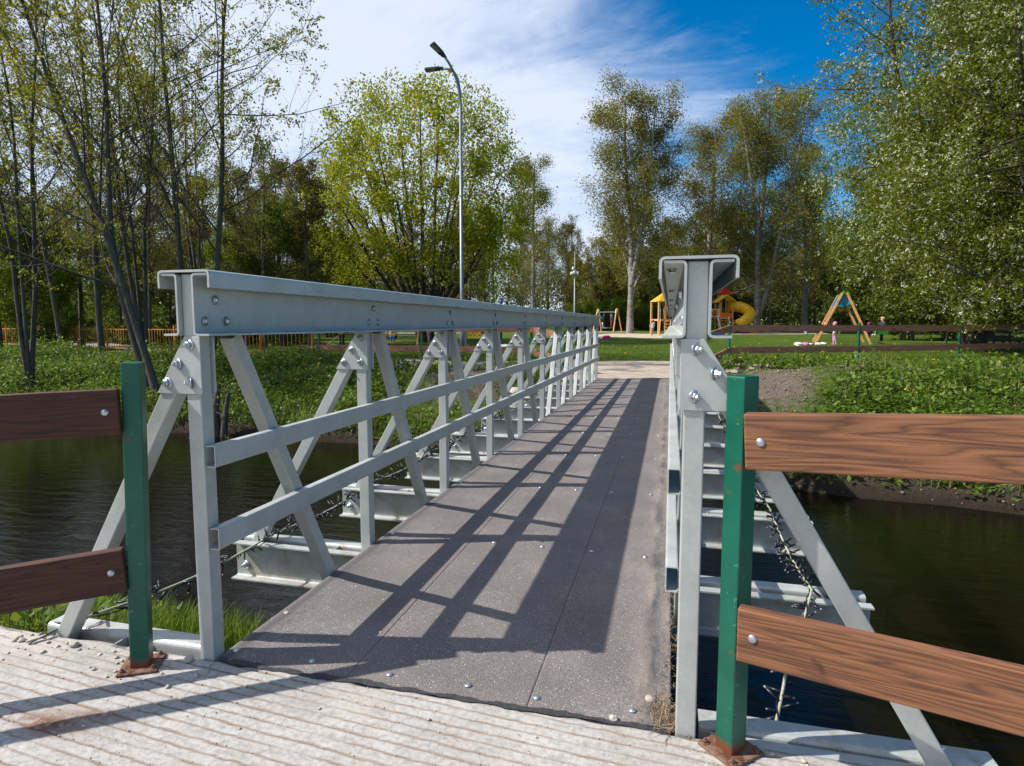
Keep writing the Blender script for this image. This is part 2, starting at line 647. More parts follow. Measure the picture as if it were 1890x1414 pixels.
def mat_concrete():
    m, N, L, b = new_mat('grooved_concrete')
    tc = N.new('ShaderNodeTexCoord')
    o = tc.outputs['Object']
    n1 = noise(N, L, o, 3.0, 7, 0.62)
    r = ramp(N, [(0.25, (0.33, 0.305, 0.28)), (0.5, (0.44, 0.415, 0.39)), (0.75, (0.53, 0.51, 0.485))])
    L.new(n1.outputs['Fac'], r.inputs[0])
    n2 = noise(N, L, o, 45, 6, 0.7)
    r2 = ramp(N, [(0.3, (0.60, 0.58, 0.56)), (0.55, (1.0, 1.0, 1.0)), (0.7, (1.12, 1.12, 1.12))])
    L.new(n2.outputs['Fac'], r2.inputs[0])
    c = mixc(N, L, 1.0, r.outputs[0], r2.outputs[0], 'MULTIPLY')
    at = N.new('ShaderNodeAttribute')
    at.attribute_name = 'groove'
    c = mixc(N, L, at.outputs['Fac'], c, (0.235, 0.180, 0.138))
    # sandy drift and grey smears
    n3 = noise(N, L, o, 1.7, 6, 0.6, 0.4)
    r3 = ramp(N, [(0.52, (0, 0, 0)), (0.72, (0.55, 0.55, 0.55))])
    L.new(n3.outputs['Fac'], r3.inputs[0])
    c = mixc(N, L, r3.outputs[0], c, (0.46, 0.41, 0.36))
    n5 = noise(N, L, o, 11, 7, 0.75)
    r5 = ramp(N, [(0.58, (0, 0, 0)), (0.66, (0.55, 0.55, 0.55))])
    L.new(n5.outputs['Fac'], r5.inputs[0])
    c = mixc(N, L, r5.outputs[0], c, (0.25, 0.23, 0.21))
    n6 = noise(N, L, o, 85, 3, 0.6)
    r6 = ramp(N, [(0.64, (0, 0, 0)), (0.68, (0.8, 0.8, 0.8))])
    L.new(n6.outputs['Fac'], r6.inputs[0])
    c = mixc(N, L, r6.outputs[0], c, (0.14, 0.12, 0.10))
    # the rust stain left of the near post
    g = N.new('ShaderNodeAttribute')
    g.attribute_name = 'rust'
    n4 = noise(N, L, o, 30, 6, 0.7)
    mm = N.new('ShaderNodeMath')
    mm.operation = 'MULTIPLY'
    L.new(g.outputs['Fac'], mm.inputs[0])
    r4 = ramp(N, [(0.30, (0, 0, 0)), (0.5, (1, 1, 1))])
    L.new(n4.outputs['Fac'], r4.inputs[0])
    L.new(r4.outputs[0], mm.inputs[1])
    c = mixc(N, L, mm.outputs[0], c, (0.16, 0.060, 0.024))
    L.new(c, b.inputs['Base Color'])
    b.inputs['Roughness'].default_value = 0.9
    bump(N, L, n2.outputs['Fac'], 0.45, 0.006, b)
    return m


def mat_ground():
    m, N, L, b = new_mat('lawn_and_soil')
    tc = N.new('ShaderNodeTexCoord')
    o = tc.outputs['Object']
    n1 = noise(N, L, o, 0.35, 5, 0.6)
    n2 = noise(N, L, o, 9, 6, 0.7)
    nb = noise(N, L, o, 38, 4, 0.7)
    r = ramp(N, [(0.3, (0.060, 0.110, 0.012)), (0.5, (0.095, 0.155, 0.018)), (0.75, (0.140, 0.190, 0.028))])
    L.new(n1.outputs['Fac'], r.inputs[0])
    r2 = ramp(N, [(0.28, (0.55, 0.6, 0.5)), (0.7, (1.3, 1.25, 1.2))])
    L.new(n2.outputs['Fac'], r2.inputs[0])
    c = mixc(N, L, 1.0, r.outputs[0], r2.outputs[0], 'MULTIPLY')
    at = N.new('ShaderNodeAttribute')
    at.attribute_name = 'soil'
    ad = N.new('ShaderNodeMath')
    ad.operation = 'MULTIPLY_ADD'
    L.new(n2.outputs['Fac'], ad.inputs[0])
    ad.inputs[1].default_value = 0.9
    L.new(at.outputs['Fac'], ad.inputs[2])
    rr = ramp(N, [(0.78, (0, 0, 0)), (0.98, (1, 1, 1))])
    L.new(ad.outputs[0], rr.inputs[0])
    rs = ramp(N, [(0.25, (0.12, 0.09, 0.065)), (0.5, (0.25, 0.20, 0.155)), (0.75, (0.40, 0.33, 0.265))])
    L.new(nb.outputs['Fac'], rs.inputs[0])
    wet = N.new('ShaderNodeAttribute')
    wet.attribute_name = 'wet'
    soil = mixc(N, L, wet.outputs['Fac'], rs.outputs[0], (0.050, 0.036, 0.024))
    c = mixc(N, L, rr.outputs[0], c, soil)
    L.new(c, b.inputs['Base Color'])
    b.inputs['Roughness'].default_value = 0.95
    b.inputs['Specular IOR Level'].default_value = 0.15
    ad2 = N.new('ShaderNodeMath')
    ad2.operation = 'ADD'
    L.new(n2.outputs['Fac'], ad2.inputs[0])
    L.new(nb.outputs['Fac'], ad2.inputs[1])
    bump(N, L, ad2.outputs[0], 1.0, 0.10, b)
    return m


def mat_loose(name, stops, scale=6, fine=60, bd=0.02):
    m, N, L, b = new_mat(name)
    tc = N.new('ShaderNodeTexCoord')
    o = tc.outputs['Object']
    n1 = noise(N, L, o, scale, 7, 0.65)
    n2 = noise(N, L, o, fine, 4, 0.7)
    r = ramp(N, stops)
    L.new(n1.outputs['Fac'], r.inputs[0])
    r2 = ramp(N, [(0.3, (0.7, 0.7, 0.7)), (0.7, (1.2, 1.2, 1.2))])
    L.new(n2.outputs['Fac'], r2.inputs[0])
    c = mixc(N, L, 1.0, r.outputs[0], r2.outputs[0], 'MULTIPLY')
    L.new(c, b.inputs['Base Color'])
    b.inputs['Roughness'].default_value = 0.95
    bump(N, L, n2.outputs['Fac'], 0.6, bd, b)
    return m


def mat_water():
    m, N, L, b = new_mat('dark_river_water')
    tc = N.new('ShaderNodeTexCoord')
    mp = N.new('ShaderNodeMapping')
    mp.inputs['Rotation'].default_value = (0, 0, math.radians(-8))
    mp.inputs['Scale'].default_value = (0.8, 2.6, 1)
    L.new(tc.outputs['Object'], mp.inputs[0])
    n1 = noise(N, L, mp.outputs[0], 2.6, 5, 0.6, 0.6)
    n2 = noise(N, L, mp.outputs[0], 9.0, 3, 0.6, 0.3)
    ad = N.new('ShaderNodeMath')
    ad.operation = 'MULTIPLY_ADD'
    L.new(n2.outputs['Fac'], ad.inputs[0])
    ad.inputs[1].default_value = 0.16
    L.new(n1.outputs['Fac'], ad.inputs[2])
    n3 = noise(N, L, mp.outputs[0], 0.22, 3)
    r = ramp(N, [(0.3, (0.0022, 0.0016, 0.0008)), (0.7, (0.004, 0.0028, 0.0012))])
    L.new(n3.outputs['Fac'], r.inputs[0])
    L.new(r.outputs[0], b.inputs['Base Color'])
    b.inputs['Roughness'].default_value = 0.02
    b.inputs['IOR'].default_value = 1.333
    bump(N, L, ad.outputs[0], 0.14, 0.08, b)
    return m


def mat_leaf(name, stops, trans=0.38, gloss=0.10):
    m = bpy.data.materials.new(name)
    m.use_nodes = True
    N, L = m.node_tree.nodes, m.node_tree.links
    N.clear()
    out = N.new('ShaderNodeOutputMaterial')
    g = N.new('ShaderNodeNewGeometry')
    r = ramp(N, stops)
    L.new(g.outputs['Random Per Island'], r.inputs[0])
    d = N.new('ShaderNodeBsdfPrincipled')
    d.inputs['Roughness'].default_value = 0.5
    d.inputs['Specular IOR Level'].default_value = gloss
    t = N.new('ShaderNodeBsdfTranslucent')
    L.new(r.outputs[0], d.inputs['Base Color'])
    hs = N.new('ShaderNodeHueSaturation')
    hs.inputs['Value'].default_value = 1.5
    hs.inputs['Hue'].default_value = 0.49
    L.new(r.outputs[0], hs.inputs['Color'])
    L.new(hs.outputs[0], t.inputs['Color'])
    mx = N.new('ShaderNodeMixShader')
    mx.inputs[0].default_value = trans
    L.new(d.outputs[0], mx.inputs[1])
    L.new(t.outputs[0], mx.inputs[2])
    L.new(mx.outputs[0], out.inputs[0])
    return m


def mat_bark(name, c0, c1, zs=0.25, scale=9):
    m, N, L, b = new_mat(name)
    tc = N.new('ShaderNodeTexCoord')
    mp = N.new('ShaderNodeMapping')
    mp.inputs['Scale'].default_value = (1, 1, zs)
    L.new(tc.outputs['Object'], mp.inputs[0])
    n = noise(N, L, mp.outputs[0], scale, 6, 0.7)
    r = ramp(N, [(0.3, c0), (0.7, c1)])
    L.new(n.outputs['Fac'], r.inputs[0])
    L.new(r.outputs[0], b.inputs['Base Color'])
    b.inputs['Roughness'].default_value = 0.95
    bump(N, L, n.outputs['Fac'], 0.8, 0.03, b)
    return m


M = {}
M['steel'] = mat_steel()
M['steel_w'] = mat_steel('weathered_galvanised_steel', True)
M['zinc'] = plain('bright_zinc_bolt', (0.50, 0.53, 0.57), 0.34, 0.85, 0.08, 40)
M['wood_l'] = mat_wood('dark_stained_wood', S(86, 50, 34), S(46, 26, 18))
M['wood_r'] = mat_wood('warm_stained_wood', S(136, 90, 60), S(68, 43, 31))
M['wood_far'] = mat_wood('brown_fence_wood', S(164, 112, 90), S(116, 76, 60), 0.6)
M['green'] = mat_green_paint()
M['green_far'] = plain('green_post_paint', S(10, 92, 62), 0.45)
M['rust'] = mat_rust()
M['deck'] = mat_deck()
M['bitumen'] = plain('bitumen_strip', (0.035, 0.035, 0.038), 0.7, 0, 0.3, 30, 0.5)
M['concrete'] = mat_concrete()
M['ground'] = mat_ground()
M['sand'] = mat_loose('pale_sand', [(0.3, (0.40, 0.31, 0.23)), (0.7, (0.62, 0.50, 0.40))], 3, 30, 0.04)
M['gravel'] = mat_loose('sandy_gravel', [(0.25, (0.26, 0.205, 0.155)), (0.5, (0.42, 0.345, 0.275)), (0.75, (0.52, 0.44, 0.37))], 2.5, 24, 0.05)
M['asphalt'] = mat_loose('grey_footpath', [(0.3, (0.24, 0.215, 0.20)), (0.7, (0.36, 0.33, 0.31))], 2, 30, 0.02)
M['water'] = mat_water()
M['stone'] = plain('pale_stone', (0.48, 0.42, 0.36), 0.9, 0, 0.3, 30, 0.4)
M['rope'] = plain('pale_rope', (0.42, 0.42, 0.31), 0.8, 0, 0.2, 80, 0.4, 200)
M['cable'] = plain('black_cable', (0.012, 0.013, 0.018), 0.4)
M['tip'] = plain('clear_led_tip', (0.30, 0.27, 0.28), 0.2)
M['lamp_steel'] = plain('lamp_pole_steel', (0.20, 0.225, 0.25), 0.45, 0.5)
M['lamp_dark'] = plain('lamp_head_grey', (0.055, 0.055, 0.058), 0.4)
M['lens'] = plain('lamp_lens', (0.35, 0.34, 0.28), 0.15)
M['white'] = plain('white_plastic', (0.78, 0.78, 0.78), 0.4)
M['rail_y'] = plain('rusty_yellow_paint', S(172, 112, 40), 0.7, 0, 0.45, 9, 0.3)
M['timber'] = mat_wood('honey_timber', S(226, 172, 112), S(196, 140, 84), 0.6)
M['timber_b'] = mat_wood('weathered_plank', S(176, 148, 128), S(128, 104, 88), 0.7)
M['yellow_d'] = plain('faded_yellow_roof', S(214, 160, 40), 0.5)
M['yellow'] = plain('yellow_plastic', S(244, 186, 12), 0.3, 0, 0.05)
M['orange'] = plain('orange_plastic', S(230, 120, 16), 0.4, 0, 0.05)
M['red'] = plain('red_paint', S(200, 28, 30), 0.45)
M['blue'] = plain('blue_panel', S(40, 140, 196), 0.4)
M['bluepole'] = plain('blue_pole', S(20, 90, 200), 0.4)
M['lime'] = plain('lime_cap', S(90, 215, 50), 0.45)
M['darkwood'] = plain('dark_bench_wood', S(44, 32, 28), 0.6)
M['black'] = plain('black_rubber', (0.015, 0.015, 0.017), 0.6)
M['bark_l'] = mat_bark('grey_alder_bark', (0.030, 0.025, 0.020), (0.115, 0.100, 0.084))
M['bark_m'] = mat_bark('maple_bark', (0.030, 0.023, 0.017), (0.085, 0.066, 0.050))
M['bark_b'] = mat_bark('birch_bark', (0.05, 0.042, 0.034), (0.40, 0.375, 0.345), 1.6, 3.2)
M['bark_f'] = mat_bark('forest_bark', (0.045, 0.036, 0.028), (0.15, 0.122, 0.096))
M['leaf_l'] = mat_leaf('young_alder_leaf', [(0, (0.130, 0.150, 0.012)), (0.5, (0.225, 0.235, 0.018)), (1, (0.330, 0.315, 0.026))])
M['leaf_m'] = mat_leaf('maple_spring_leaf', [(0, (0.160, 0.195, 0.010)), (0.5, (0.245, 0.275, 0.014)), (1, (0.330, 0.335, 0.022))], 0.42)
M['leaf_b'] = mat_leaf('birch_leaf', [(0, (0.115, 0.115, 0.018)), (0.5, (0.175, 0.170, 0.026)), (1, (0.245, 0.228, 0.040))])
M['leaf_c'] = mat_leaf('bird_cherry_leaf', [(0, (0.060, 0.090, 0.005)), (0.5, (0.118, 0.152, 0.009)), (1, (0.205, 0.220, 0.014))], 0.38, 0.25)
M['flower'] = mat_leaf('white_blossom', [(0, (0.58, 0.60, 0.42)), (1, (0.82, 0.82, 0.70))], 0.3)
M['leaf_f1'] = mat_leaf('dark_wood_leaf', [(0, (0.045, 0.068, 0.014)), (0.5, (0.080, 0.110, 0.020)), (1, (0.130, 0.155, 0.030))], 0.3)
M['leaf_f2'] = mat_leaf('olive_wood_leaf', [(0, (0.070, 0.066, 0.014)), (0.5, (0.115, 0.106, 0.022)), (1, (0.165, 0.148, 0.034))], 0.32)
M['leaf_f3'] = mat_leaf('fresh_wood_leaf', [(0, (0.070, 0.110, 0.010)), (0.5, (0.115, 0.165, 0.014)), (1, (0.180, 0.225, 0.024))], 0.38)
M['herb'] = mat_leaf('bank_herb_leaf', [(0, (0.050, 0.100, 0.008)), (0.5, (0.100, 0.170, 0.012)), (1, (0.165, 0.235, 0.022))], 0.36, 0.35)
M['blade'] = mat_leaf('grass_blade', [(0, (0.055, 0.105, 0.010)), (0.5, (0.100, 0.170, 0.014)), (1, (0.180, 0.225, 0.040))], 0.4)
M['dandelion'] = mat_leaf('dandelion_yellow', [(0, (0.75, 0.48, 0.01)), (1, (0.85, 0.60, 0.02))], 0.2)
M['dry'] = mat_leaf('dry_stalk', [(0, (0.16, 0.115, 0.07)), (1, (0.36, 0.28, 0.19))], 0.1)

# ------------------------------------------------------------------ terrain
WZ = -1.30                                        # water level


def vnoise(x, y, f, seed=0):
    """smooth value noise on arrays, about -1..1"""
    x = np.asarray(x, float) * f + seed * 17.13
    y = np.asarray(y, float) * f + seed * 9.71
    xi, yi = np.floor(x), np.floor(y)
    fx, fy = x - xi, y - yi
    fx, fy = fx * fx * (3 - 2 * fx), fy * fy * (3 - 2 * fy)

    def h(a, b):
        s = np.sin(a * 127.1 + b * 311.7) * 43758.5453
        return (s - np.floor(s)) * 2 - 1
    return (h(xi, yi) * (1 - fx) + h(xi + 1, yi) * fx) * (1 - fy) + (h(xi, yi + 1) * (1 - fx) + h(xi + 1, yi + 1) * fx) * fy


def water_far(x):
    return np.interp(x, [-400, -45, -17, -11, -7, -2, 2, 5, 12, 30, 400], [11, 11, 12.0, 12.6, 12.4, 12.1, 10.6, 9.95, 9.2, 8.6, 8.6]) + 0.12 * vnoise(x, x * 0, 0.9, 3)


def water_near(x):
    return np.interp(x, [-400, -12, -4, -2.6, -2.0, 400], [3.6, 3.7, 3.9, 3.9, 2.7, 2.6]) + 0.10 * vnoise(x, x * 0, 1.3, 5)


def ss(a, b, x):
    t = np.clip((x - a) / (b - a), 0, 1)
    return t * t * (3 - 2 * t)


def HT(x, y):
    x = np.asarray(x, float)
    y = np.asarray(y, float)
    s = y - water_far(x)
    bank = np.interp(s, [-3, -0.4, 0, 0.25, 1.0, 2.2, 3.5, 5, 8], [-2.6, -1.75, -1.32, -1.08, -0.80, -0.42, -0.04, 0.17, 0.27])
    # a scarp of washed-out soil beside the bridge
    sc_ = ss(-7.2, -6.2, x) * (1 - ss(-3.6, -3.0, x))
    step = np.interp(s, [-3, -0.4, 0, 0.8, 2.35, 2.6, 3.5, 5, 8], [-2.6, -1.75, -1.32, -1.0, -0.62, 0.06, 0.12, 0.17, 0.27])
    bank = bank * (1 - sc_) + step * sc_
    # the abutment under the far end of the bridge stays below the deck
    ab = ss(-3.2, -2.6, x) * (1 - ss(0.8, 1.4, x))
    bank = bank * (1 - ab) + np.minimum(bank, np.interp(y, [12, 15.4, 15.75, 22], [-1.0, -0.35, 0.02, 0.24])) * ab
    bank = bank + 0.012 * np.maximum(0, y - 25)
    # mounds on the right bank
    bank = bank + 0.28 * np.exp(-(((x - 4.6) / 2.2) ** 2 + ((y - 15.2) / 1.6) ** 2))
    bank = bank + 0.10 * vnoise(x, y, 0.8, 1) * ss(0.1, 1.0, s) * (1 - ss(5.5, 8, s)) * (1 - ab)
    bank = bank + 0.05 * vnoise(x, y, 2.7, 2) * ss(0.1, 0.6, s) * (1 - ss(5.5, 8, s)) * (1 - ab)
    sn = water_near(x) - y
    near = np.interp(sn, [-3, -0.4, 0, 0.5, 1.6, 2.4, 40], [-2.6, -1.75, -1.32, -0.9, -0.42, -0.32, -0.30])
    near = near + 0.03 * vnoise(x, y, 2.3, 4) * ss(0.1, 0.6, sn)
    return np.where(y > 8, bank, np.where(y > 5.5, -2.6 + 0 * x, near))


def hz(x, y):
    return float(HT(np.array([x]), np.array([y]))[0])


def build_ground():
    xs = np.unique(np.concatenate([np.linspace(-420, -60, 14), np.linspace(-60, -32, 18), np.arange(-32, 24, 0.25), np.linspace(24, 60, 20), np.linspace(60, 420, 14)]))
    ys = np.unique(np.concatenate([np.linspace(-60, 0, 10), np.arange(0, 5.5, 0.22), np.arange(5.5, 8.3, 0.7), np.arange(8.3, 21, 0.18), np.arange(21, 40, 0.8), np.linspace(40, 130, 40), np.linspace(130, 900, 14)]))
    X, Y = np.meshgrid(xs, ys)
    x, y = X.ravel(), Y.ravel()
    z = HT(x, y)
    s = y - water_far(x)
    soil = 0.62 * (1 - ss(0.6, 1.5, s)) * (y > 6)
    soil = np.maximum(soil, 0.62 * np.exp(-(((x + 5.0) / 1.9) ** 2 + ((s - 3.0) / 1.3) ** 2)))       # scarp
    soil = np.maximum(soil, 0.66 * np.exp(-(((x - 2.2) / 1.25) ** 2 + ((y - 14.6) / 2.2) ** 2)))      # sandy slip right of the deck
    soil = np.maximum(soil, 0.52 * np.exp(-(((x - 4.7) / 2.0) ** 2 + ((y - 15.6) / 1.5) ** 2)))
    soil = np.maximum(soil, 0.70 * (ss(-3.3, -2.7, x) * (1 - ss(0.9, 1.5, x)) * (y > 8) * (y < 18)))
    soil = np.maximum(soil, 0.5 * (y < 5.5) * (0.6 + 0.4 * vnoise(x, y, 1.1, 8)))
    wet = (1 - ss(-1.25, -0.7, z))
    nx, ny = len(xs), len(ys)
    i = np.arange((nx - 1) * (ny - 1))
    a = (i // (nx - 1)) * nx + i % (nx - 1)
    Q = np.stack([a, a + 1, a + nx + 1, a + nx], 1)
    me = np_mesh('ground', np.stack([x, y, z], 1), Q, [M['ground']], True, attrs={'soil': soil, 'wet': wet})
    tag(inst('ground', me), 'green park lawn and earthy river banks', kind='structure')


build_ground()
wm = np_mesh('river', [(-400, 1.6, WZ), (400, 1.6, WZ), (400, 14, WZ), (-400, 14, WZ)], [(0, 1, 2, 3)], [M['water']])
tag(inst('river', wm), 'dark rippled river under the bridge', kind='structure')


def patch(name, mat, cx, cy, rx, ry, rot=0.0, lift=0.02, n=64, rings=10, rough=0.18, seed=1, label=None):
    """a loose-edged sheet lying on the ground"""
    a = np.linspace(0, 2 * PI, n, endpoint=False)
    rad = 1 + rough * vnoise(np.cos(a) * 3 + seed, np.sin(a) * 3, 1.0, seed) + rough * 0.5 * vnoise(np.cos(a) * 9, np.sin(a) * 9 + seed, 1.0, seed)
    V, Q, T = [], [], []
    cr, sr = math.cos(rot), math.sin(rot)
    for k in range(1, rings + 1):
        t = k / rings
        ex, ey = np.cos(a) * rad * rx * t, np.sin(a) * rad * ry * t
        x, y = cx + ex * cr - ey * sr, cy + ex * sr + ey * cr
        V.append(np.stack([x, y, HT(x, y) + lift * (1 if k < rings else 0.2)], 1))
    V = np.concatenate([np.array([[cx, cy, hz(cx, cy) + lift]])] + V)
    for j in range(n):
        T.append((0, 1 + j, 1 + (j + 1) % n))
        for k in range(rings - 1):
            o = 1 + k * n
            Q.append((o + j, o + n + j, o + n + (j + 1) % n, o + (j + 1) % n))
    me = np_mesh(name, V, [np.array(T), np.array(Q)], [mat], True)
    return tag(inst(name, me), label, kind='structure')


def strip(name, mat, pts, w, lift=0.02, seed=1, label=None, step=0.5):
    """a path of given half-widths along a plan polyline"""
    P = np.array(pts, float)
    seg = np.concatenate([[0], np.cumsum(np.linalg.norm(np.diff(P, axis=0), axis=1))])
    t = np.arange(0, seg[-1], step)
    x, y = np.interp(t, seg, P[:, 0]), np.interp(t, seg, P[:, 1])
    dx, dy = np.gradient(x), np.gradient(y)
    l = np.hypot(dx, dy)
    nx, ny = -dy / l, dx / l
    cols = np.linspace(-1, 1, 9)
    V = []
    for c in cols:
        ww = w * (1 + 0.12 * vnoise(t, t * 0 + c * 5, 0.9, seed) * abs(c))
        xx, yy = x + nx * ww * c, y + ny * ww * c
        V.append(np.stack([xx, yy, HT(xx, yy) + (lift if abs(c) < 1 else lift * 0.2)], 1))
    V = np.stack(V, 1).reshape(-1, 3)
    Q = []
    m_ = len(cols)
    for i in range(len(t) - 1):
        for c in range(m_ - 1):
            a = i * m_ + c
            Q.append((a, a + 1, a + m_ + 1, a + m_))
    me = np_mesh(name, V, np.array(Q), [mat], True)
    return tag(inst(name, me), label, kind='structure')


patch('gravel_landing', M['gravel'], -0.9, 18.3, 3.6, 2.55, 0, 0.03, seed=3, rough=0.14, label='sandy gravel landing at the far end of the bridge')
strip('footpath', M['asphalt'], [(-2.6, 17.9), (-5, 17.7), (-8, 17.9), (-12, 18.6), (-18, 21), (-27, 25.5), (-45, 36)], 1.0, 0.035, 5, 'grey footpath along the left bank')
x_, y_ = gp(1395, 58)
patch('sand_pit', M['sand'], x_, y_, 6.2, 4.0, 0.1, 0.03, seed=4, label='pale sand under the tube slide')
x_, y_ = gp(1205, 52)
patch('sand_pit', M['sand'], x_, y_, 5.0, 6.5, 0.2, 0.034, seed=6, label='pale sand under the small climbing tower')
x_, y_ = gp(628, 33)
patch('sand_pit', M['sand'], x_, y_, 2.2, 1.6, 0.2, 0.03, seed=7, label='small sand pit beside the wooden plank')
x_, y_ = gp(700, 62)
patch('sand_strip', M['sand'], x_, y_, 12, 2.4, 0.25, 0.03, seed=8, label='long pale sand strip far across the lawn')
x_, y_ = gp(1130, 66)
patch('sand_strip', M['sand'], x_, y_, 2.6, 1.8, 0.0, 0.03, seed=9, label='bare sand worn under the nest swing')

# ------------------------------------------------------------------ concrete slab
def build_slab():
    xs = np.concatenate([np.arange(-4.2, -3.0, 0.06), np.arange(-3.0, 1.6, 0.024), np.arange(1.6, 3.0, 0.07)])
    ys = np.concatenate([np.linspace(-4, 0.4, 10), np.arange(0.45, 0.95, 0.011), np.arange(0.95, 1.985, 0.0030)])
    X, Y = np.meshgrid(xs, ys)
    yy = Y + 0.082 * X
    sp = 0.048
    ph = yy / sp + 0.05 * vnoise(X, Y, 0.6, 3) + 0.02 * vnoise(X, Y, 9.0, 4) + 0.06 * vnoise(X, Y, 31.0, 5) + 0.05 * vnoise(X, Y, 67.0, 7)
    k = np.floor(ph)
    d = (ph - k - 0.5) * sp
    wv = 0.0040 * (1 + 0.45 * vnoise(X + k * 0.37, k * 3.3, 13.0, 6))
    deep = np.clip(0.75 + 0.45 * vnoise(X + k * 0.61, k * 5.1, 1.1, 7) + 0.4 * vnoise(X + k * 0.3, k * 2.1, 6.0, 8), 0.05, 1.2)
    g = np.exp(-(d / wv) ** 4) * deep
    Z = -0.0050 * g + 0.0010 * vnoise(X, Y, 3, 8) + 0.0008 * vnoise(X, Y, 29, 9) - 0.003 * np.clip(vnoise(X, Y, 40, 2) - 0.55, 0, 1)
    Yd = Y.copy()
    Yd[-1] = 1.995 + 0.010 * vnoise(xs, xs * 0, 7, 3)
    rust = np.exp(-(((X + 2.02) / 0.14) ** 2 + ((Y - 1.52) / 0.055) ** 2)) + 0.7 * np.exp(-(((X + 1.9) / 0.10) ** 2 + ((Y - 1.60) / 0.03) ** 2))
    nx, ny = len(xs), len(ys)
    V = np.stack([X.ravel(), Yd.ravel(), Z.ravel()], 1)
    i = np.arange((nx - 1) * (ny - 1))
    a = (i // (nx - 1)) * nx + i % (nx - 1)
    Q = [np.stack([a, a + 1, a + nx + 1, a + nx], 1)]
    # sides
    ring = np.concatenate([np.arange(nx), np.arange(1, ny) * nx + nx - 1, (ny - 1) * nx + np.arange(nx - 2, -1, -1), np.arange(ny - 2, 0, -1) * nx])
    low = V[ring].copy()
    low[:, 2] = -0.30
    o = len(V)
    m_ = len(ring)
    j = np.arange(m_)
    Q.append(np.stack([ring[j], o + j, o + (j + 1) % m_, ring[(j + 1) % m_]], 1))
    V = np.concatenate([V, low])
    gg = np.concatenate([np.clip(g.ravel() * 1.6 + 0.12 * np.exp(-(d.ravel() / 0.009) ** 2), 0, 1), np.zeros(m_)])
    rr = np.concatenate([np.clip(rust.ravel(), 0, 1), np.zeros(m_)])
    me = np_mesh('pavement', V, Q, [M['concrete']], False, attrs={'groove': gg, 'rust': rr})
    tag(inst('pavement', me), 'pale grooved concrete slab in front of the bridge', kind='structure')


build_slab()

# ------------------------------------------------------------------ the footbridge
XC, Y0, BAY = -0.861, 2.03, 1.345
NP = 11
PX = 0.939                                        # post line, left and right of the axis
bridge = empty('footbridge', (XC, Y0, 0), 0, 'galvanised steel truss footbridge with dark gritted deck over the river', 'bridge')
bridge.rotation_euler = (0.004, 0, 0)
LEN = BAY * (NP - 1)
YA, YB = -0.055, LEN + 0.10                        # ends of the long members

bolt_mb = MB()
bolt_mb.lathe([(0.0, 0.0), (0.019, 0.0), (0.019, 0.003), (0.0115, 0.0035)], 14)
bolt_mb.lathe([(0.0125, 0.003), (0.0125, 0.011), (0.0105, 0.0125), (0.0, 0.0128)], 6, smooth=False)
bolt_me = bolt_mb.mesh('bolt', M['zinc'])
nut_mb = MB()
nut_mb.lathe([(0.0, 0.0), (0.0215, 0.0), (0.0215, 0.003), (0.013, 0.0035)], 16)
nut_mb.lathe([(0.0135, 0.003), (0.0135, 0.014), (0.0115, 0.0155), (0.0085, 0.0156), (0.0085, 0.023), (0.0065, 0.026), (0.0, 0.0268)], 6, smooth=False)
nut_me = nut_mb.mesh('bolt', M['zinc'])
screw_me = MB().lathe([(0.0135, 0.0), (0.012, 0.0028), (0.008, 0.0048), (0.0, 0.0056)], 12).mesh('screw', M['zinc'])

# deck: three long gritted panels
dx0, dx1 = -0.905, 0.893
seams = [dx0, -0.325, 0.395, dx1]
for i in range(3):
    a, b_ = seams[i] + 0.0003, seams[i + 1] - 0.0003
    xs = np.unique(np.concatenate([[a, a + 0.006], np.linspace(a + 0.012, b_ - 0.012, 22), [b_ - 0.006, b_]]))
    ys = np.linspace(-0.022, YB - 0.04, 150)
    X, Y = np.meshgrid(xs, ys)
    Z = 0.0018 * vnoise(X, Y, 2.0, 5) + 0.0012 * vnoise(X, Y, 7.0, 6)
    Z -= 0.0020 * np.clip(1 - np.minimum(X - a, b_ - X) / 0.006, 0, 1)
    if i == 0:
        Z += 0.006 * np.exp(-((X - dx0 - 0.075) / 0.022) ** 2)
    if i == 2:
        Z += 0.006 * np.exp(-((X - dx1 + 0.075) / 0.022) ** 2)
    Yj = Y.copy()
    Yj[0] += 0.008 * vnoise(xs * 9, xs * 0, 1.0, i + 2)
    V = np.stack([X.ravel(), Yj.ravel(), Z.ravel()], 1)
    nx, ny = len(xs), len(ys)
    k = np.arange((nx - 1) * (ny - 1))
    q = (k // (nx - 1)) * nx + k % (nx - 1)
    Q = [np.stack([q, q + 1, q + nx + 1, q + nx], 1)]
    ring = np.concatenate([np.arange(nx), np.arange(1, ny) * nx + nx - 1, (ny - 1) * nx + np.arange(nx - 2, -1, -1), np.arange(ny - 2, 0, -1) * nx])
    low = V[ring].copy()
    low[:, 2] = -0.042
    o = len(V)
    m_ = len(ring)
    j = np.arange(m_)
    Q.append(np.stack([ring[j], o + j, o + (j + 1) % m_, ring[(j + 1) % m_]], 1))
    dp = inst('deck_panel', np_mesh('deck_panel', np.concatenate([V, low]), Q, [M['deck']], False), bridge)
    cols = ([dx0 + 0.05, -0.50] if i == 0 else [-0.17, 0.14] if i == 1 else [0.42, 0.75])
    for kk in range(NP):
        for cxx in cols:
            jy = random.uniform(-0.012, 0.012)
            inst('screw', screw_me, dp, (cxx + random.uniform(-0.015, 0.015), (0.055 if kk == 0 else kk * BAY + 0.19) + jy, 0.0025))
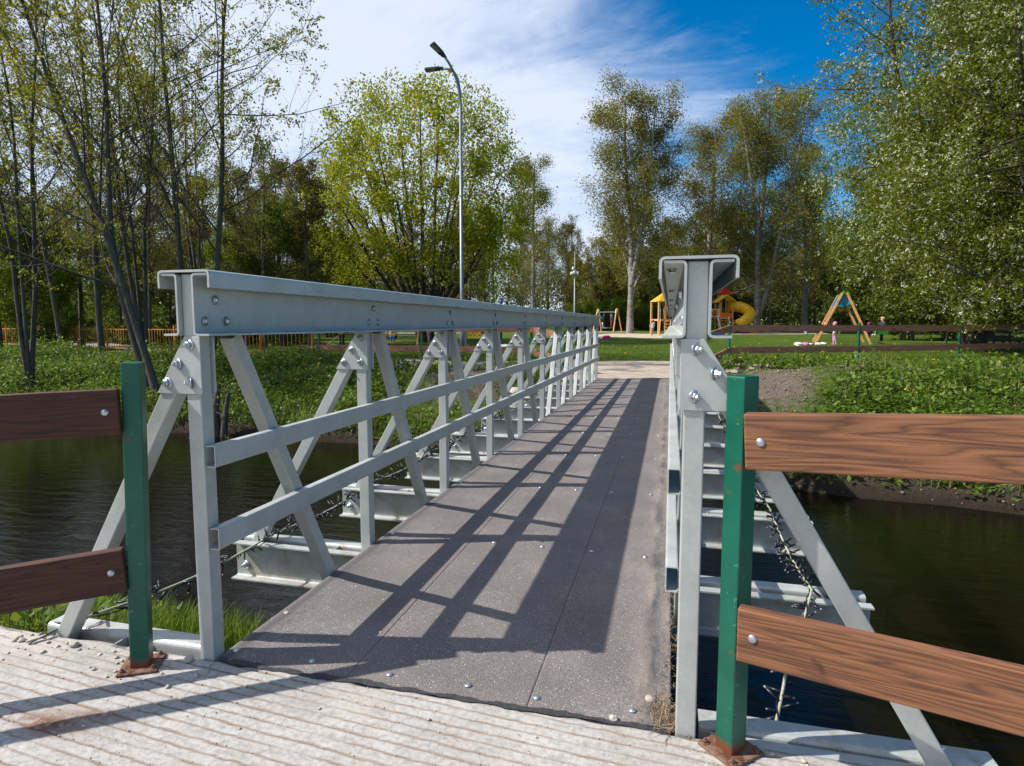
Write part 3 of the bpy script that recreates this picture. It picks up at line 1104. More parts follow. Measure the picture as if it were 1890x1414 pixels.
# torn bitumen strip over the near joint
V, Q = [], []
xs = np.linspace(-0.89, 0.87, 150)
for r, yy in enumerate((-0.042, -0.016)):
    y_ = yy + 0.009 * vnoise(xs, xs * 0, 11, r + 2) + 0.007 * vnoise(xs, xs * 0, 37, r + 9)
    V.append(np.stack([xs, y_, 0.0045 + 0.001 * vnoise(xs, xs * 0, 20, 3)], 1))
V = np.concatenate(V)
a = np.arange(149)
inst('joint_strip', np_mesh('joint_strip', V, np.stack([a, a + 1, a + 151, a + 150], 1), [M['bitumen']]), bridge)

# shared member meshes
tube = 0.065
h = tube / 2
post_me = MB().box(-h, h, -h, h, -0.27, 1.552).mesh('post', M['steel'])


def member(name, me, loc, rot=(0, 0, 0), sx=1, bw=0.0045):
    o = inst(name, me, bridge, loc, rot)
    o.scale = (sx, 1, 1)
    if bw:
        bevel(o, bw, 2)
    return o


diag_me = MB().beam((0, 0.185, 1.315), (0, 0.985, -0.20), tube * 0.98, tube, (1, 0, 0)).mesh('diagonal', M['steel'])
diag2_me = MB().beam((0, BAY - 0.185, 1.315), (0, BAY - 0.985, -0.20), tube * 0.98, tube, (1, 0, 0)).mesh('diagonal', M['steel'])
# outrigger brace: leans outwards (here for the +X side)
brace_me = MB().beam((0.045, 0, 1.215), (0.872, 0, -0.20), tube, tube, (0, 1, 0)).mesh('outrigger', M['steel'])
gus = [(-0.046, 1.312), (0.024, 1.312), (0.165, 1.088), (-0.046, 1.088)]
gus_me = MB().prism(gus, -0.0075, 0.0, 'Y').mesh('gusset_plate', M['steel'])
chan = thick([(0.066, 1.319), (0.0, 1.319), (0.0, 1.549), (0.066, 1.549)], 0.008, 0.014, 4)
chan_me = MB().prism(chan, YA, YB, 'Y').mesh('top_rail_channel', M['steel'])
hat = thick([(-0.113, 1.497), (-0.113, 1.561), (0.113, 1.561), (0.113, 1.497)], 0.0085, 0.016, 4)
hat_me = MB().prism(hat, YA - 0.003, YB + 0.003, 'Y').mesh('top_rail_cap', M['steel'])
guard = thick([(0.040, 0.005), (0.040, 0.0), (0.0, 0.0), (0.0, 0.084), (0.040, 0.084), (0.040, 0.079)], 0.0045, 0.006, 3)
guard_me = MB().prism(guard, 0.0, YB - 0.05, 'Y').mesh('guard_rail', M['steel'])
xb = thick([(0.068, -0.285), (0.0, -0.285), (0.0, -0.049), (0.068, -0.049)], 0.009, 0.016, 4)
cross_me = MB().prism(xb, -1.87, 1.87, 'X').mesh('crossbeam', M['steel_w'])
spacer_mb = MB()
for sx in (-1.28, -1.16, 1.16, 1.28):
    spacer_mb.box(sx - 0.003, sx + 0.003, -0.034, 0.034, -0.13, -0.052)
spacer_me = spacer_mb.mesh('spacer', M['steel'])
cbolt = bolt_me

for s in (-1, 1):
    for k in range(NP):
        y = k * BAY
        member('post', post_me, (s * PX, y, 0))
        member('outrigger', brace_me, (s * PX, y, 0), (0, 0, 0), s)
        g = member('gusset_plate', gus_me, (s * PX, y - h - 0.0005, 0), (0, 0, 0), s, 0.0015)
        for bx, bz in ((0.0, 1.279), (0.056, 1.205), (0.112, 1.130), (0.0, 1.132)):
            inst('bolt', nut_me, g, (bx, -0.0075, bz), (PI / 2, 0, random.uniform(0, 1)))
        g2 = member('gusset_plate', gus_me, (s * PX, y + h + 0.008, 0), (0, 0, 0), s, 0.0015)
        if k < NP - 1:
            if k < 5:
                member('diagonal', diag_me, (s * PX, y, 0))
            else:
                member('diagonal', diag2_me, (s * PX, y, 0))
    # the two channels of the top rail, the capping and the two guard rails
    for t in (-1, 1):
        c = member('top_rail_channel', chan_me, (s * PX + t * (h + 0.0045), 0, 0), (0, 0, 0), t, 0)
        if t == -s:                                # bolts show on the walkway side
            for k in range(NP):
                y = k * BAY
                for by, bz in ((0.0, 1.371), (0.118, 1.371), (0.060, 1.455)):
                    inst('bolt', bolt_me, c, (0.0042, y + by, bz), (0, PI / 2, random.uniform(0, 1)))
    cap = member('top_rail_cap', hat_me, (s * PX, 0, 0), (0, 0, 0), 1, 0)
    if s == 1:
        for k in range(NP):
            inst('bolt', bolt_me, cap, (-0.078, k * BAY + 0.16, 1.5450), (PI, 0, 0.3))
    for z in (0.462, 0.797):
        gr = member('guard_rail', guard_me, (s * (PX - h - 0.0425), -0.022 if s < 0 else 0.03, z), (0, 0, 0), s, 0)
        for k in range(NP):
            for bz in (0.022, 0.062):
                inst('screw', screw_me, gr, (-0.0022, k * BAY + (0.04 if s < 0 else -0.015), bz), (0, -PI / 2, 0), 0.38)
for k in range(NP):
    y = k * BAY
    if k > 0:
        c = inst('crossbeam', cross_me, bridge, (0, y - h - 0.0050, 0))
        c.scale = (1, -1, 1)
        for bx in (-1.80, 1.80):
            inst('bolt', nut_me, c, (bx, 0.0046, -0.21), (-PI / 2, 0, 0.2), 1.3)
    if k > 0:
        inst('crossbeam', cross_me, bridge, (0, y + h + 0.0050, 0))
        inst('spacer', spacer_me, bridge, (0, y, 0))
# the near bearing beam shows as a stub on either side of the slab edge
for s in (-1, 1):
    eb = thick([(0.080, -0.24), (0.0, -0.24), (0.0, -0.004), (0.080, -0.004)], 0.010, 0.02, 4)
    o = MB().prism(eb, 0.985, 1.87, 'X').obj('bearing_beam', M['steel_w'], bridge, (0, h + 0.012, 0))
    o.scale = (s, 1, 1)
    o = MB().prism(thick([(-0.055, -0.24), (0.0, -0.24), (0.0, -0.006), (-0.055, -0.006)], 0.010, 0.02, 4), 1.02, 1.87, 'X').obj('bearing_beam', M['steel_w'], bridge, (0, -h + 0.055, 0)) if s == 1 else None
    if o:
        o.location.y = 0.020
    for q in (1.30, 1.42):
        sp_ = MB().box(s * q - 0.003, s * q + 0.003, -0.030 if s < 0 else 0.026, h + 0.006, -0.09, -0.006).obj('spacer', M['steel_w'], bridge)
for x in (-0.82, 0.0, 0.82):
    MB().box(x - 0.03, x + 0.03, 0.10, LEN, -0.20, -0.0495).obj('stringer', M['steel'], bridge)

# ------------------------------------------------------------------ near guard rails: green post, two stained boards
def near_rail(loc, rz, lean, height, mat, label, boards):
    t = empty('guard_fence', loc, 0, label, 'fence')
    w = 0.034
    p = MB().box(-w, w, -w, w, 0.004, height).obj('post', M['green'], t, (0, 0, 0), (0, lean, rz))
    bevel(p, 0.006, 2)
    pl = MB().box(-0.072, 0.072, -0.072, 0.072, 0.001, 0.011).obj('base_plate', M['rust'], t, (0, 0, 0), (0, 0, rz))
    bevel(pl, 0.002, 1)
    for sx, sy in ((-1, -1), (1, -1), (1, 1), (-1, 1)):
        inst('bolt', nut_me, pl, (sx * 0.054, sy * 0.054, 0.011), (0, 0, random.uniform(0, 1)), 0.6).data = nut_rust
    for (x0, y0, z0, x1, y1, z1, hh) in boards:
        a, b_ = Vector((x0, y0, z0)), Vector((x1, y1, z1))
        d = (b_ - a)
        ln = d.length
        bd = MB().box(0, ln, -0.0225, 0.0225, -hh / 2, hh / 2).obj('board', mat, t, a - Vector(loc), (0, 0, 0))
        bd.rotation_euler = (0, -math.asin(d.z / ln), math.atan2(d.y, d.x))
        bevel(bd, 0.006, 3)
        side = -0.0225 if d.x > 0 else 0.0225
        inst('bolt', dome_me, bd, (0.045, side, 0.0), (PI / 2 if side < 0 else -PI / 2, 0, 0))
    return t


dome_me = MB().lathe([(0.0135, 0.0), (0.0125, 0.003), (0.009, 0.0062), (0.0, 0.0078)], 18).mesh('bolt', M['zinc'])
nut_rust = nut_me.copy()
nut_rust.materials[0] = M['rust']
near_rail((-2.015, 1.889, 0.0), math.radians(30.5), 0.024, 1.216, M['wood_l'],
          'green post with two dark brown boards left of the bridge entrance', [
    (-2.000, 1.845, 1.034, -3.62, 0.70, 0.985, 0.170), (-2.018, 1.845, 0.418, -3.62, 0.70, 0.30, 0.170)])
near_rail((0.2155, 1.962, 0.0), math.radians(45), 0.0, 1.203, M['wood_r'],
          'scratched green post with two reddish brown boards right of the bridge entrance', [
    (0.222, 1.905, 1.014, 2.12, 1.35, 1.135, 0.166), (0.220, 1.903, 0.424, 2.12, 1.32, 0.44, 0.166)])


# ------------------------------------------------------------------ string lights on a rope, both sides
bulb_mb = MB()
bulb_mb.tube([(0, 0, 0), (0, 0, 0.042)], [0.0050, 0.0044], 6)
bulb_mb.tube([(0, 0, 0.0425), (0, 0, 0.047), (0, 0, 0.050)], [0.0028, 0.0030, 0.0012], 6, 1)
bulb_me = bulb_mb.mesh('bulb', [M['cable'], M['tip']])


def string_light(pts, label, dens):
    P = np.array(pts, float)
    out = []
    for a, b_ in zip(P[:-1], P[1:]):
        n = max(3, int(np.linalg.norm(b_ - a) / 0.08))
        for t in np.linspace(0, 1, n, endpoint=False):
            p = a + (b_ - a) * t
            p[2] -= 0.045 * math.sin(PI * t) * min(1, np.linalg.norm(b_ - a))
            out.append(p)
    out.append(P[-1])
    out = np.array(out)
    o0 = Vector(out[0])
    t = empty('string_light', o0, 0, label, 'string light')
    MB().tube([Vector(p) - o0 for p in out], 0.0062, 6).obj('rope', M['rope'], t)
    w = []
    for i, p in enumerate(out):
        a = i * 1.1
        w.append(Vector(p) - o0 + Vector((0.016 * math.cos(a), 0.0, 0.016 * math.sin(a) - 0.006)))
    MB().tube(w, 0.0030, 5).obj('cable', M['cable'], t)
    rr = random.Random(3)
    seg = np.concatenate([[0], np.cumsum(np.linalg.norm(np.diff(out, axis=0), axis=1))])
    d = 0.12
    cnt = 0
    while d < seg[-1] and cnt < 290:
        p = [np.interp(d, seg, out[:, i]) for i in range(3)]
        q = Vector((rr.uniform(-1, 1), rr.uniform(-0.7, 0.9), rr.uniform(-1, 0.75))).normalized()
        inst('bulb', bulb_me, t, Vector(p) - o0 + q * 0.008, q.to_track_quat('Z', 'Y').to_euler(), rr.uniform(1.1, 1.5))
        d += rr.uniform(0.3, 1.7) * dens * (1 if d < 1.6 else 0.62)
        cnt += 1
    return t


rl = [(-2.63, 1.90, 0.012), (-2.52, 2.10, 0.045)]
for k in range(1, 9):
    rl += [(-2.46, Y0 + BAY * k, 0.012 + 0.0054 * k)]
string_light(rl, 'rope wound with dark fairy lights along the left outriggers', 0.036)
rl = [(0.37, 2.12, -0.02), (0.50, 2.62, -0.02), (0.74, Y0 + BAY - 0.02, -0.01)]
for k in range(2, 9):
    rl += [(0.735, Y0 + BAY * k, 0.012 + 0.0054 * k)]
string_light(rl, 'rope wound with dark fairy lights along the right outriggers', 0.036)

# ------------------------------------------------------------------ street lamps and poles
def at_z(px, D, dz=0.0):
    x, y = gp(px, D)
    return (x, y, hz(x, y) + dz)


def street_lamp():
    b = at_z(853, 24.5)
    t = empty('street_lamp', b, PSI, 'tall steel street lamp with two curved arms in front of the maple', 'street lamp')
    Hh = 9.75
    MB().tube([(0, 0, 0), (0, 0, 0.9), (0, 0, 0.95), (0, 0, Hh)], [0.10, 0.10, 0.085, 0.055], 14).obj('pole', M['lamp_steel'], t)
    # upper arm: sweeps up and towards the river
    arm = [(0, 0, 9.3), (-0.01, -0.01, 9.75), (-0.05, -0.05, 10.15), (-0.13, -0.12, 10.5), (-0.25, -0.22, 10.8), (-0.40, -0.34, 11.05), (-0.58, -0.46, 11.27)]
    MB().tube(arm, 0.047, 10).obj('arm', M['lamp_steel'], t)
    e = Vector(arm[-1])

    def head(p, d, tilt):
        d = Vector(d).normalized()
        hd = MB()
        pts = [(-0.05, 0.05), (0.14, 0.13), (0.55, 0.15), (0.60, 0.12), (0.60, -0.12), (0.55, -0.15), (0.14, -0.13), (-0.05, -0.05)]
        hd.prism(pts, -0.045, 0.045, 'Z')
        hd.tube([(-0.12, 0, 0), (0.05, 0, 0)], 0.058, 10)
        hd.box(0.0, 0.06, -0.03, 0.03, -0.10, -0.044)
        o = hd.obj('lamp_head', M['lamp_dark'], t, p)
        o.rotation_euler = (0, tilt, math.atan2(d.y, d.x))
        bevel(o, 0.012, 2)
        MB().box(0.22, 0.55, -0.11, 0.11, -0.050, -0.0455).obj('lens', M['lens'], o)
    head(e, (-0.72, -0.5, 0), -0.55)
    arm = [(0, 0, 9.75), (-0.02, 0, 10.2), (-0.09, 0, 10.58), (-0.22, 0.02, 10.84), (-0.42, 0.04, 10.98), (-0.78, 0.07, 11.02)]
    MB().tube(arm, 0.042, 10).obj('arm', M['lamp_steel'], t)
    head(Vector(arm[-1]), (-1, 0.15, 0), 0.06)


street_lamp()


def far_lamp():
    b = at_z(1060, 55)
    t = empty('street_lamp', b, PSI, 'slim street lamp with white security cameras halfway up', 'street lamp')
    Hh = 7.4
    MB().tube([(0, 0, 0), (0, 0, 1.0), (0, 0, 1.05), (0, 0, Hh)], [0.10, 0.10, 0.075, 0.05], 10).obj('pole', M['lamp_steel'], t)
    MB().tube([(0, 0, Hh - 0.1), (0.03, 0, Hh + 0.25), (0.18, 0, Hh + 0.5), (0.42, 0, Hh + 0.66)], 0.04, 8).obj('arm', M['lamp_steel'], t)
    hd = MB().prism([(0, -0.08), (0.1, -0.13), (0.5, -0.13), (0.5, 0.13), (0.1, 0.13), (0, 0.08)], -0.04, 0.04, 'Z').obj('lamp_head', M['lamp_dark'], t, (0.36, 0, Hh + 0.64), (0, -0.25, 0))
    bevel(hd, 0.01, 2)
    dome = MB().lathe([(0.0, 0.11), (0.09, 0.08), (0.12, 0.0), (0.12, -0.10), (0.06, -0.17), (0.0, -0.18)], 12)
    dome.box(-0.03, 0.03, -0.03, 0.03, 0.08, 0.16)
    dm = dome.mesh('security_camera', M['white'])
    for (x, y, z) in ((-0.16, -0.1, 5.9), (0.24, -0.1, 5.5), (-0.30, -0.05, 5.45), (-0.08, -0.2, 5.55), (0.10, 0.15, 5.6)):
        c = inst('security_camera', dm, t, (x, y, z))
        MB().tube([(0, 0, 0.14), (-x * 0.9, -y * 0.9, 0.14)], 0.02, 6).obj('bracket', M['white'], c)


far_lamp()
t = empty('blue_pole', at_z(925, 44), 0, 'bright blue pole with a small round cap behind the top rail', 'pole')
MB().tube([(0, 0, 0), (0, 0, 2.9)], 0.075, 12).obj('shaft', M['bluepole'], t)
MB().lathe([(0.075, 0), (0.085, 0.02), (0.06, 0.07), (0.0, 0.09)], 12).obj('cap', M['white'], t, (0, 0, 2.9))

# ------------------------------------------------------------------ park fence: green posts, brown boards
CLAMP = MB().box(-0.085, 0.085, -0.012, 0.012, -0.055, 0.055)
CLAMP.box(-0.045, 0.045, -0.045, 0.045, -0.05, 0.05)
clamp_me = CLAMP.mesh('clamp', M['green_far'])
for v in (-1, 1):
    pass
fpost_me = MB().box(-0.036, 0.036, -0.036, 0.036, -0.35, 1.20).mesh('post', M['green_far'])


def park_fence(pts, label, dz=0.0, height=1.20):
    o = (pts[0][0], pts[0][1], hz(*pts[0]))
    t = empty('park_fence', o, 0, label, 'fence')
    O = Vector(o)
    P = [Vector((x, y, hz(x, y))) for x, y in pts]
    for i, p in enumerate(P):
        q = P[min(i + 1, len(P) - 1)] - P[max(i - 1, 0)]
        po = inst('post', fpost_me, t, p - O, (0, 0, math.atan2(q.y, q.x)))
        for z in (0.36, 1.03):
            c = inst('clamp', clamp_me, po, (0, -0.032, z))
    for a, b_ in zip(P[:-1], P[1:]):
        for z in (0.36, 1.03):
            p0, p1 = a + Vector((0, 0, z)), b_ + Vector((0, 0, z))
            d = p1 - p0
            n = Vector((d.y, -d.x, 0)).normalized()
            p0 = p0 + d.normalized() * 0.03 + n * 0.04
            ln = d.length - 0.06
            bd = MB().box(0, ln, -0.022, 0.022, -0.10, 0.10).obj('board', M['wood_far'], t, p0 - O)
            bd.rotation_euler = (0, -math.asin(d.z / d.length), math.atan2(d.y, d.x))


park_fence([gp(440, 25.5), gp(588, 21.5), gp(778, 20.6), gp(981, 19.6), (-2.75, 16.3)][1:], 'brown board fence with green posts along the footpath left of the bridge')
park_fence([(0.80, 16.2), gp(1346, 18.7), gp(1586, 19.9), gp(1772, 21.6), gp(1980, 23.6)], 'brown board fence with green posts across the lawn right of the bridge')


def metal_railing():
    a, b_ = gp(576, 20.8), gp(-60, 37)
    o = (a[0], a[1], hz(*a))
    t = empty('pedestrian_railing', o, 0, 'rusty yellow metal railing with thin upright bars along the left path', 'railing')
    O = Vector(o)
    n = 11
    post_m = MB().box(-0.035, 0.035, -0.035, 0.035, -0.2, 1.12).mesh('post', M['rail_y'])
    bar_m = MB().tube([(0, 0, 0.10), (0, 0, 0.98)], 0.011, 5).mesh('bar', M['rail_y'])
    loop_m = MB().tube([(-0.09, 0, 0.98), (-0.09, 0, 1.10), (0.09, 0, 1.10), (0.09, 0, 0.98)], 0.012, 5).mesh('hoop', M['rail_y'])
    P = []
    for i in range(n + 1):
        u = i / n
        x, y = a[0] + (b_[0] - a[0]) * u, a[1] + (b_[1] - a[1]) * u
        P.append(Vector((x, y, hz(x, y))))
    rz = math.atan2(b_[1] - a[1], b_[0] - a[0])
    for i, p in enumerate(P):
        inst('post', post_m, t, p - O, (0, 0, rz))
        if i < n:
            q = P[i + 1]
            for z in (0.12, 0.96):
                MB().beam(p - O + Vector((0, 0, z)), q - O + Vector((0, 0, z)), 0.03, 0.045).obj('rail', M['rail_y'], t)
            nb = 13
            for k in range(1, nb):
                inst('bar', bar_m, t, p.lerp(q, k / nb) - O)
            for u in (0.2, 0.5, 0.8):
                inst('hoop', loop_m, t, p.lerp(q, u) - O, (0, 0, rz))


metal_railing()

# ------------------------------------------------------------------ playground
def a_swing(base, rz, label, wid, hgt, spread, top_mat, hood=True):
    """two A-frames joined by a top beam along local Y"""
    t = empty('swing_frame', base, rz, label, 'swing')
    cap_m = MB().box(-0.07, 0.07, -0.07, 0.07, -0.02, 0.02).mesh('cap', M['lime'])
    for s in (-1, 1):
        for q in (-1, 1):
            lg = MB().beam((q * spread, s * wid / 2 + s * 0.10, -0.1), (q * 0.10, s * wid / 2, hgt), 0.12, 0.12, (0, 1, 0)).obj('leg', M['timber'], t)
            bevel(lg, 0.01, 1)
            inst('cap', cap_m, t, (q * 0.10, s * wid / 2, hgt + 0.02), (0, q * 0.3, 0))
            MB().box(q * spread - 0.07, q * spread + 0.07, s * wid / 2 + s * 0.1 - 0.07, s * wid / 2 + s * 0.1 + 0.07, -0.12, 0.06).obj('foot', M['lamp_steel'], t)
        sh = [(-0.16, hgt - 0.08), (0.16, hgt - 0.08), (0.42, hgt - 0.62), (-0.42, hgt - 0.62)]
        if not hood:
            sh = [(-0.12, hgt - 0.05), (0.12, hgt - 0.05), (0.25, hgt - 0.42), (-0.25, hgt - 0.42)]
        MB().prism(sh, s * wid / 2 - s * 0.09, s * wid / 2 - s * 0.12, 'Y').obj('bracket_plate', top_mat, t)
    MB().beam((0, -wid / 2 + 0.1, hgt - 0.30), (0, wid / 2 - 0.1, hgt - 0.30), 0.12, 0.12).obj('beam', top_mat if hood else M['lamp_steel'], t)
    return t


sx, sy = gp(1552, 34.0)
SWZ = hz(sx, sy)
swing = a_swing((sx, sy, SWZ), PSI - math.radians(24), 'timber swing with blue top brackets and lime caps on the lawn', 3.0, 2.72, 1.36, M['blue'])
sx2, sy2 = gp(1121, 66)
nest = a_swing((sx2, sy2, hz(sx2, sy2)), PSI + math.radians(48), 'timber swing with white top brackets in front of the hedge', 2.4, 2.45, 0.85, M['white'], False)
for q in (-0.7, 0.7):
    for r in (-0.35, 0.35):
        MB().tube([(0, q * 0.6, 2.1), (r, q, 0.45)], 0.012, 5).obj('chain', M['lamp_steel'], nest)
MB().lathe([(0.0, 0.0), (0.78, 0.0), (0.82, 0.04), (0.78, 0.08), (0.0, 0.05)], 18).obj('seat', M['lamp_steel'], nest, (0, 0, 0.40))


def slide_tower():
    x, y = gp(1324, 59)
    b = (x, y, hz(x, y))
    t = empty('slide_tower', b, PSI, 'timber play tower with a curling yellow tube slide and yellow roof', 'play tower')
    t.scale = (0.93, 0.93, 0.93)
    pm = MB().box(-0.06, 0.06, -0.06, 0.06, -0.2, 3.2).mesh('post', M['timber'])
    for px in (-2.6, -1.3, 0.0, 1.3):
        for py in (-0.7, 0.7):
            inst('post', pm, t, (px, py, 0))
    for px, z in ((-1.95, 1.1), (-0.65, 1.6), (0.65, 1.6)):
        MB().box(px - 0.68, px + 0.68, -0.68, 0.68, z - 0.06, z).obj('platform', M['timber'], t)

    def roof(cx, cy, z, w, dpt, hgt, mat, ov=0.25):
        rv = MB().prism([(cx - w / 2 - ov, z), (cx, z + hgt), (cx + w / 2 + ov, z), (cx + w / 2 + ov, z - 0.06), (cx, z + hgt - 0.07), (cx - w / 2 - ov, z - 0.06)], cy - dpt / 2 - ov, cy + dpt / 2 + ov, 'Y')
        return rv.obj('roof', mat, t)
    roof(0.65, 0, 3.2, 1.4, 1.5, 0.75, M['yellow'])
    roof(-1.95, 0, 3.1, 1.4, 1.5, 0.7, M['yellow'])
    MB().lathe([(0.0, 0.55), (0.85, 0.0), (0.85, -0.05), (0.0, -0.02)], 4, smooth=False).obj('roof', M['red'], t, (1.1, 1.4, 4.2), (0, 0, PI / 4))
    for q in ((0.75, 1.05), (1.45, 1.05), (0.75, 1.75), (1.45, 1.75)):
        MB().box(q[0] - 0.05, q[0] + 0.05, q[1] - 0.05, q[1] + 0.05, -0.2, 4.25).obj('post', M['timber'], t)
    # coloured slat panels
    cols = [M['red'], M['yellow'], M['white'], M['orange']]
    for (x0, x1, z0, z1) in ((-2.55, -1.35, 1.15, 1.9), (-1.25, -0.05, 1.65, 2.5), (-2.55, -1.35, 0.25, 1.0)):
        n = 7
        for k in range(n):
            u = x0 + (x1 - x0) * (k + 0.5) / n
            MB().box(u - 0.055, u + 0.055, -0.76, -0.73, z0, z1).obj('slat', cols[k % 4], t)
        for z in (z0 + 0.08, z1 - 0.08):
            MB().box(x0, x1, -0.80, -0.765, z - 0.04, z + 0.04).obj('cross_rail', M['white'], t)
    MB().box(0.06, 1.24, -0.76, -0.72, 1.5, 2.1).obj('panel', M['orange'], t)
    # slanted ladder with coloured slats
    for s in (-0.55, 0.55):
        MB().beam((0.3 + s, -2.2, 0.0), (0.3 + s, -0.75, 1.65), 0.06, 0.16).obj('stringer', M['white'], t)
    for k in range(7):
        u = (k + 0.5) / 7
        MB().box(-0.2, 0.8, -2.2 + 1.45 * u - 0.08, -2.2 + 1.45 * u + 0.08, 1.65 * u - 0.02, 1.65 * u + 0.02).obj('step', cols[k % 4], t)
    for s in (-2.1, -1.6):
        MB().lathe([(0.0, -0.4), (0.24, -0.4), (0.28, 0.0), (0.24, 0.4), (0.0, 0.4)], 12).obj('barrel', M['blue'], t, (s, -0.95, 0.5))
    # tube slide: curls out to the right, round and down to the front
    path = [(1.2, 0.0, 2.75), (1.7, -0.05, 2.76), (2.2, -0.2, 2.70), (2.62, -0.5, 2.52), (2.85, -0.95, 2.24), (2.80, -1.45, 1.92),
            (2.48, -1.85, 1.58), (2.02, -2.0, 1.24), (1.62, -1.85, 0.92), (1.42, -1.5, 0.66)]
    end = Vector(path[-1])
    pv = [Vector(p) for p in path]
    tb = MB().tube(pv, 0.54, 16, 0, False)
    slide = tb.obj('tube_slide', M['yellow'], t)
    for i in range(2, len(pv), 3):
        d = (pv[min(i + 1, len(pv) - 1)] - pv[i - 1]).normalized()
        MB().tube([pv[i] - d * 0.05, pv[i] + d * 0.05], 0.59, 16).obj('flange', M['yellow'], slide)
    ex = [end, Vector((1.55, -1.15, 0.48)), Vector((2.1, -1.0, 0.42)), Vector((2.9, -1.0, 0.40))]
    MB().tube(ex, [0.52, 0.48, 0.44, 0.46], 14, 0, False).obj('chute', M['orange'], t)
    MB().tube([ex[-1], ex[-1] + Vector((0.9, -0.1, -0.02))], [0.46, 0.40], 6, 0, True, False).obj('slide_end', M['yellow'], t)


slide_tower()


def small_tower():
    x, y = gp(1222, 54)
    t = empty('climbing_tower', (x, y, hz(x, y)), PSI + 0.25, 'small timber climbing tower with yellow roof and leaning ladder', 'play tower')
    pm = MB().box(-0.07, 0.07, -0.07, 0.07, -0.2, 2.95).mesh('post', M['timber'])
    for px in (-0.7, 0.7):
        for py in (-0.7, 0.7):
            inst('post', pm, t, (px, py, 0))
    MB().box(-0.75, 0.75, -0.75, 0.75, 1.25, 1.40).obj('platform', M['timber'], t)
    MB().lathe([(1.15, -0.04), (1.15, 0.0), (0.0, 0.75)], 4, smooth=False).obj('roof', M['yellow_d'], t, (0, 0, 2.95), (0, 0, PI / 4))
    ld = MB()
    for s in (-0.5, 0.5):
        MB().beam((-0.35 + s - 0.5, -2.0, -0.05), (-0.1 + s, -0.78, 1.40), 0.07, 0.09).obj('ladder_rail', M['timber'], t)
    for k in range(5):
        u = (k + 0.7) / 5.5
        yy, zz, xx = -2.0 + 1.22 * u, 1.42 * u, -0.85 + 0.75 * u
        MB().tube([(xx - 0.0, yy, zz), (xx + 1.0, yy, zz)], 0.03, 6).obj('rung', M['timber'], t)
    for s in (0.2, 0.5):
        MB().tube([(s, 0.72, 0), (s, 0.72, 2.8)], 0.02, 6).obj('climbing_pole', M['lamp_steel'], t)


small_tower()


def bench():
    x, y = gp(1846, 25.0)
    t = empty('park_bench', (x, y, hz(x, y)), PSI + 0.12, 'dark wooden bench under the blossoming tree at right edge', 'bench')
    for z, yy in ((0.62, 0.28), (0.84, 0.33)):
        bevel(MB().box(-0.95, 0.95, yy - 0.02, yy + 0.02, z - 0.06, z + 0.06).obj('back_slat', M['darkwood'], t), 0.008, 1)
    for k in range(3):
        bevel(MB().box(-1.0, 1.0, -0.28 + k * 0.17, -0.14 + k * 0.17, 0.42, 0.47).obj('seat_slat', M['darkwood'], t), 0.008, 1)
    for s in (-0.75, 0.0, 0.75):
        MB().box(s - 0.03, s + 0.03, -0.22, -0.16, -0.2, 0.419).obj('leg', M['darkwood'], t)
        MB().beam((s, 0.17, -0.2), (s, 0.30, 0.9), 0.06, 0.05).obj('leg', M['darkwood'], t)


bench()


def bike_rack():
    x, y = gp(1778, 29.5)
    t = empty('bicycle_rack', (x, y, hz(x, y)), PSI, 'pale tubular bicycle rack on the lawn behind the fence post', 'rack')
    MB().tube([(-0.75, 0, 0.72), (0.75, 0, 0.72)], 0.022, 8).obj('top_tube', M['lamp_steel'], t)
    for s in (-0.75, 0.0, 0.75):
        MB().tube([(s, 0, 0.72), (s - 0.05, 0, 0.35), (s - 0.38, -0.2, 0.0)], 0.02, 8).obj('leg', M['lamp_steel'], t)
        MB().tube([(s - 0.05, 0, 0.35), (s + 0.22, 0.25, 0.0)], 0.02, 8).obj('leg', M['lamp_steel'], t)


bike_rack()


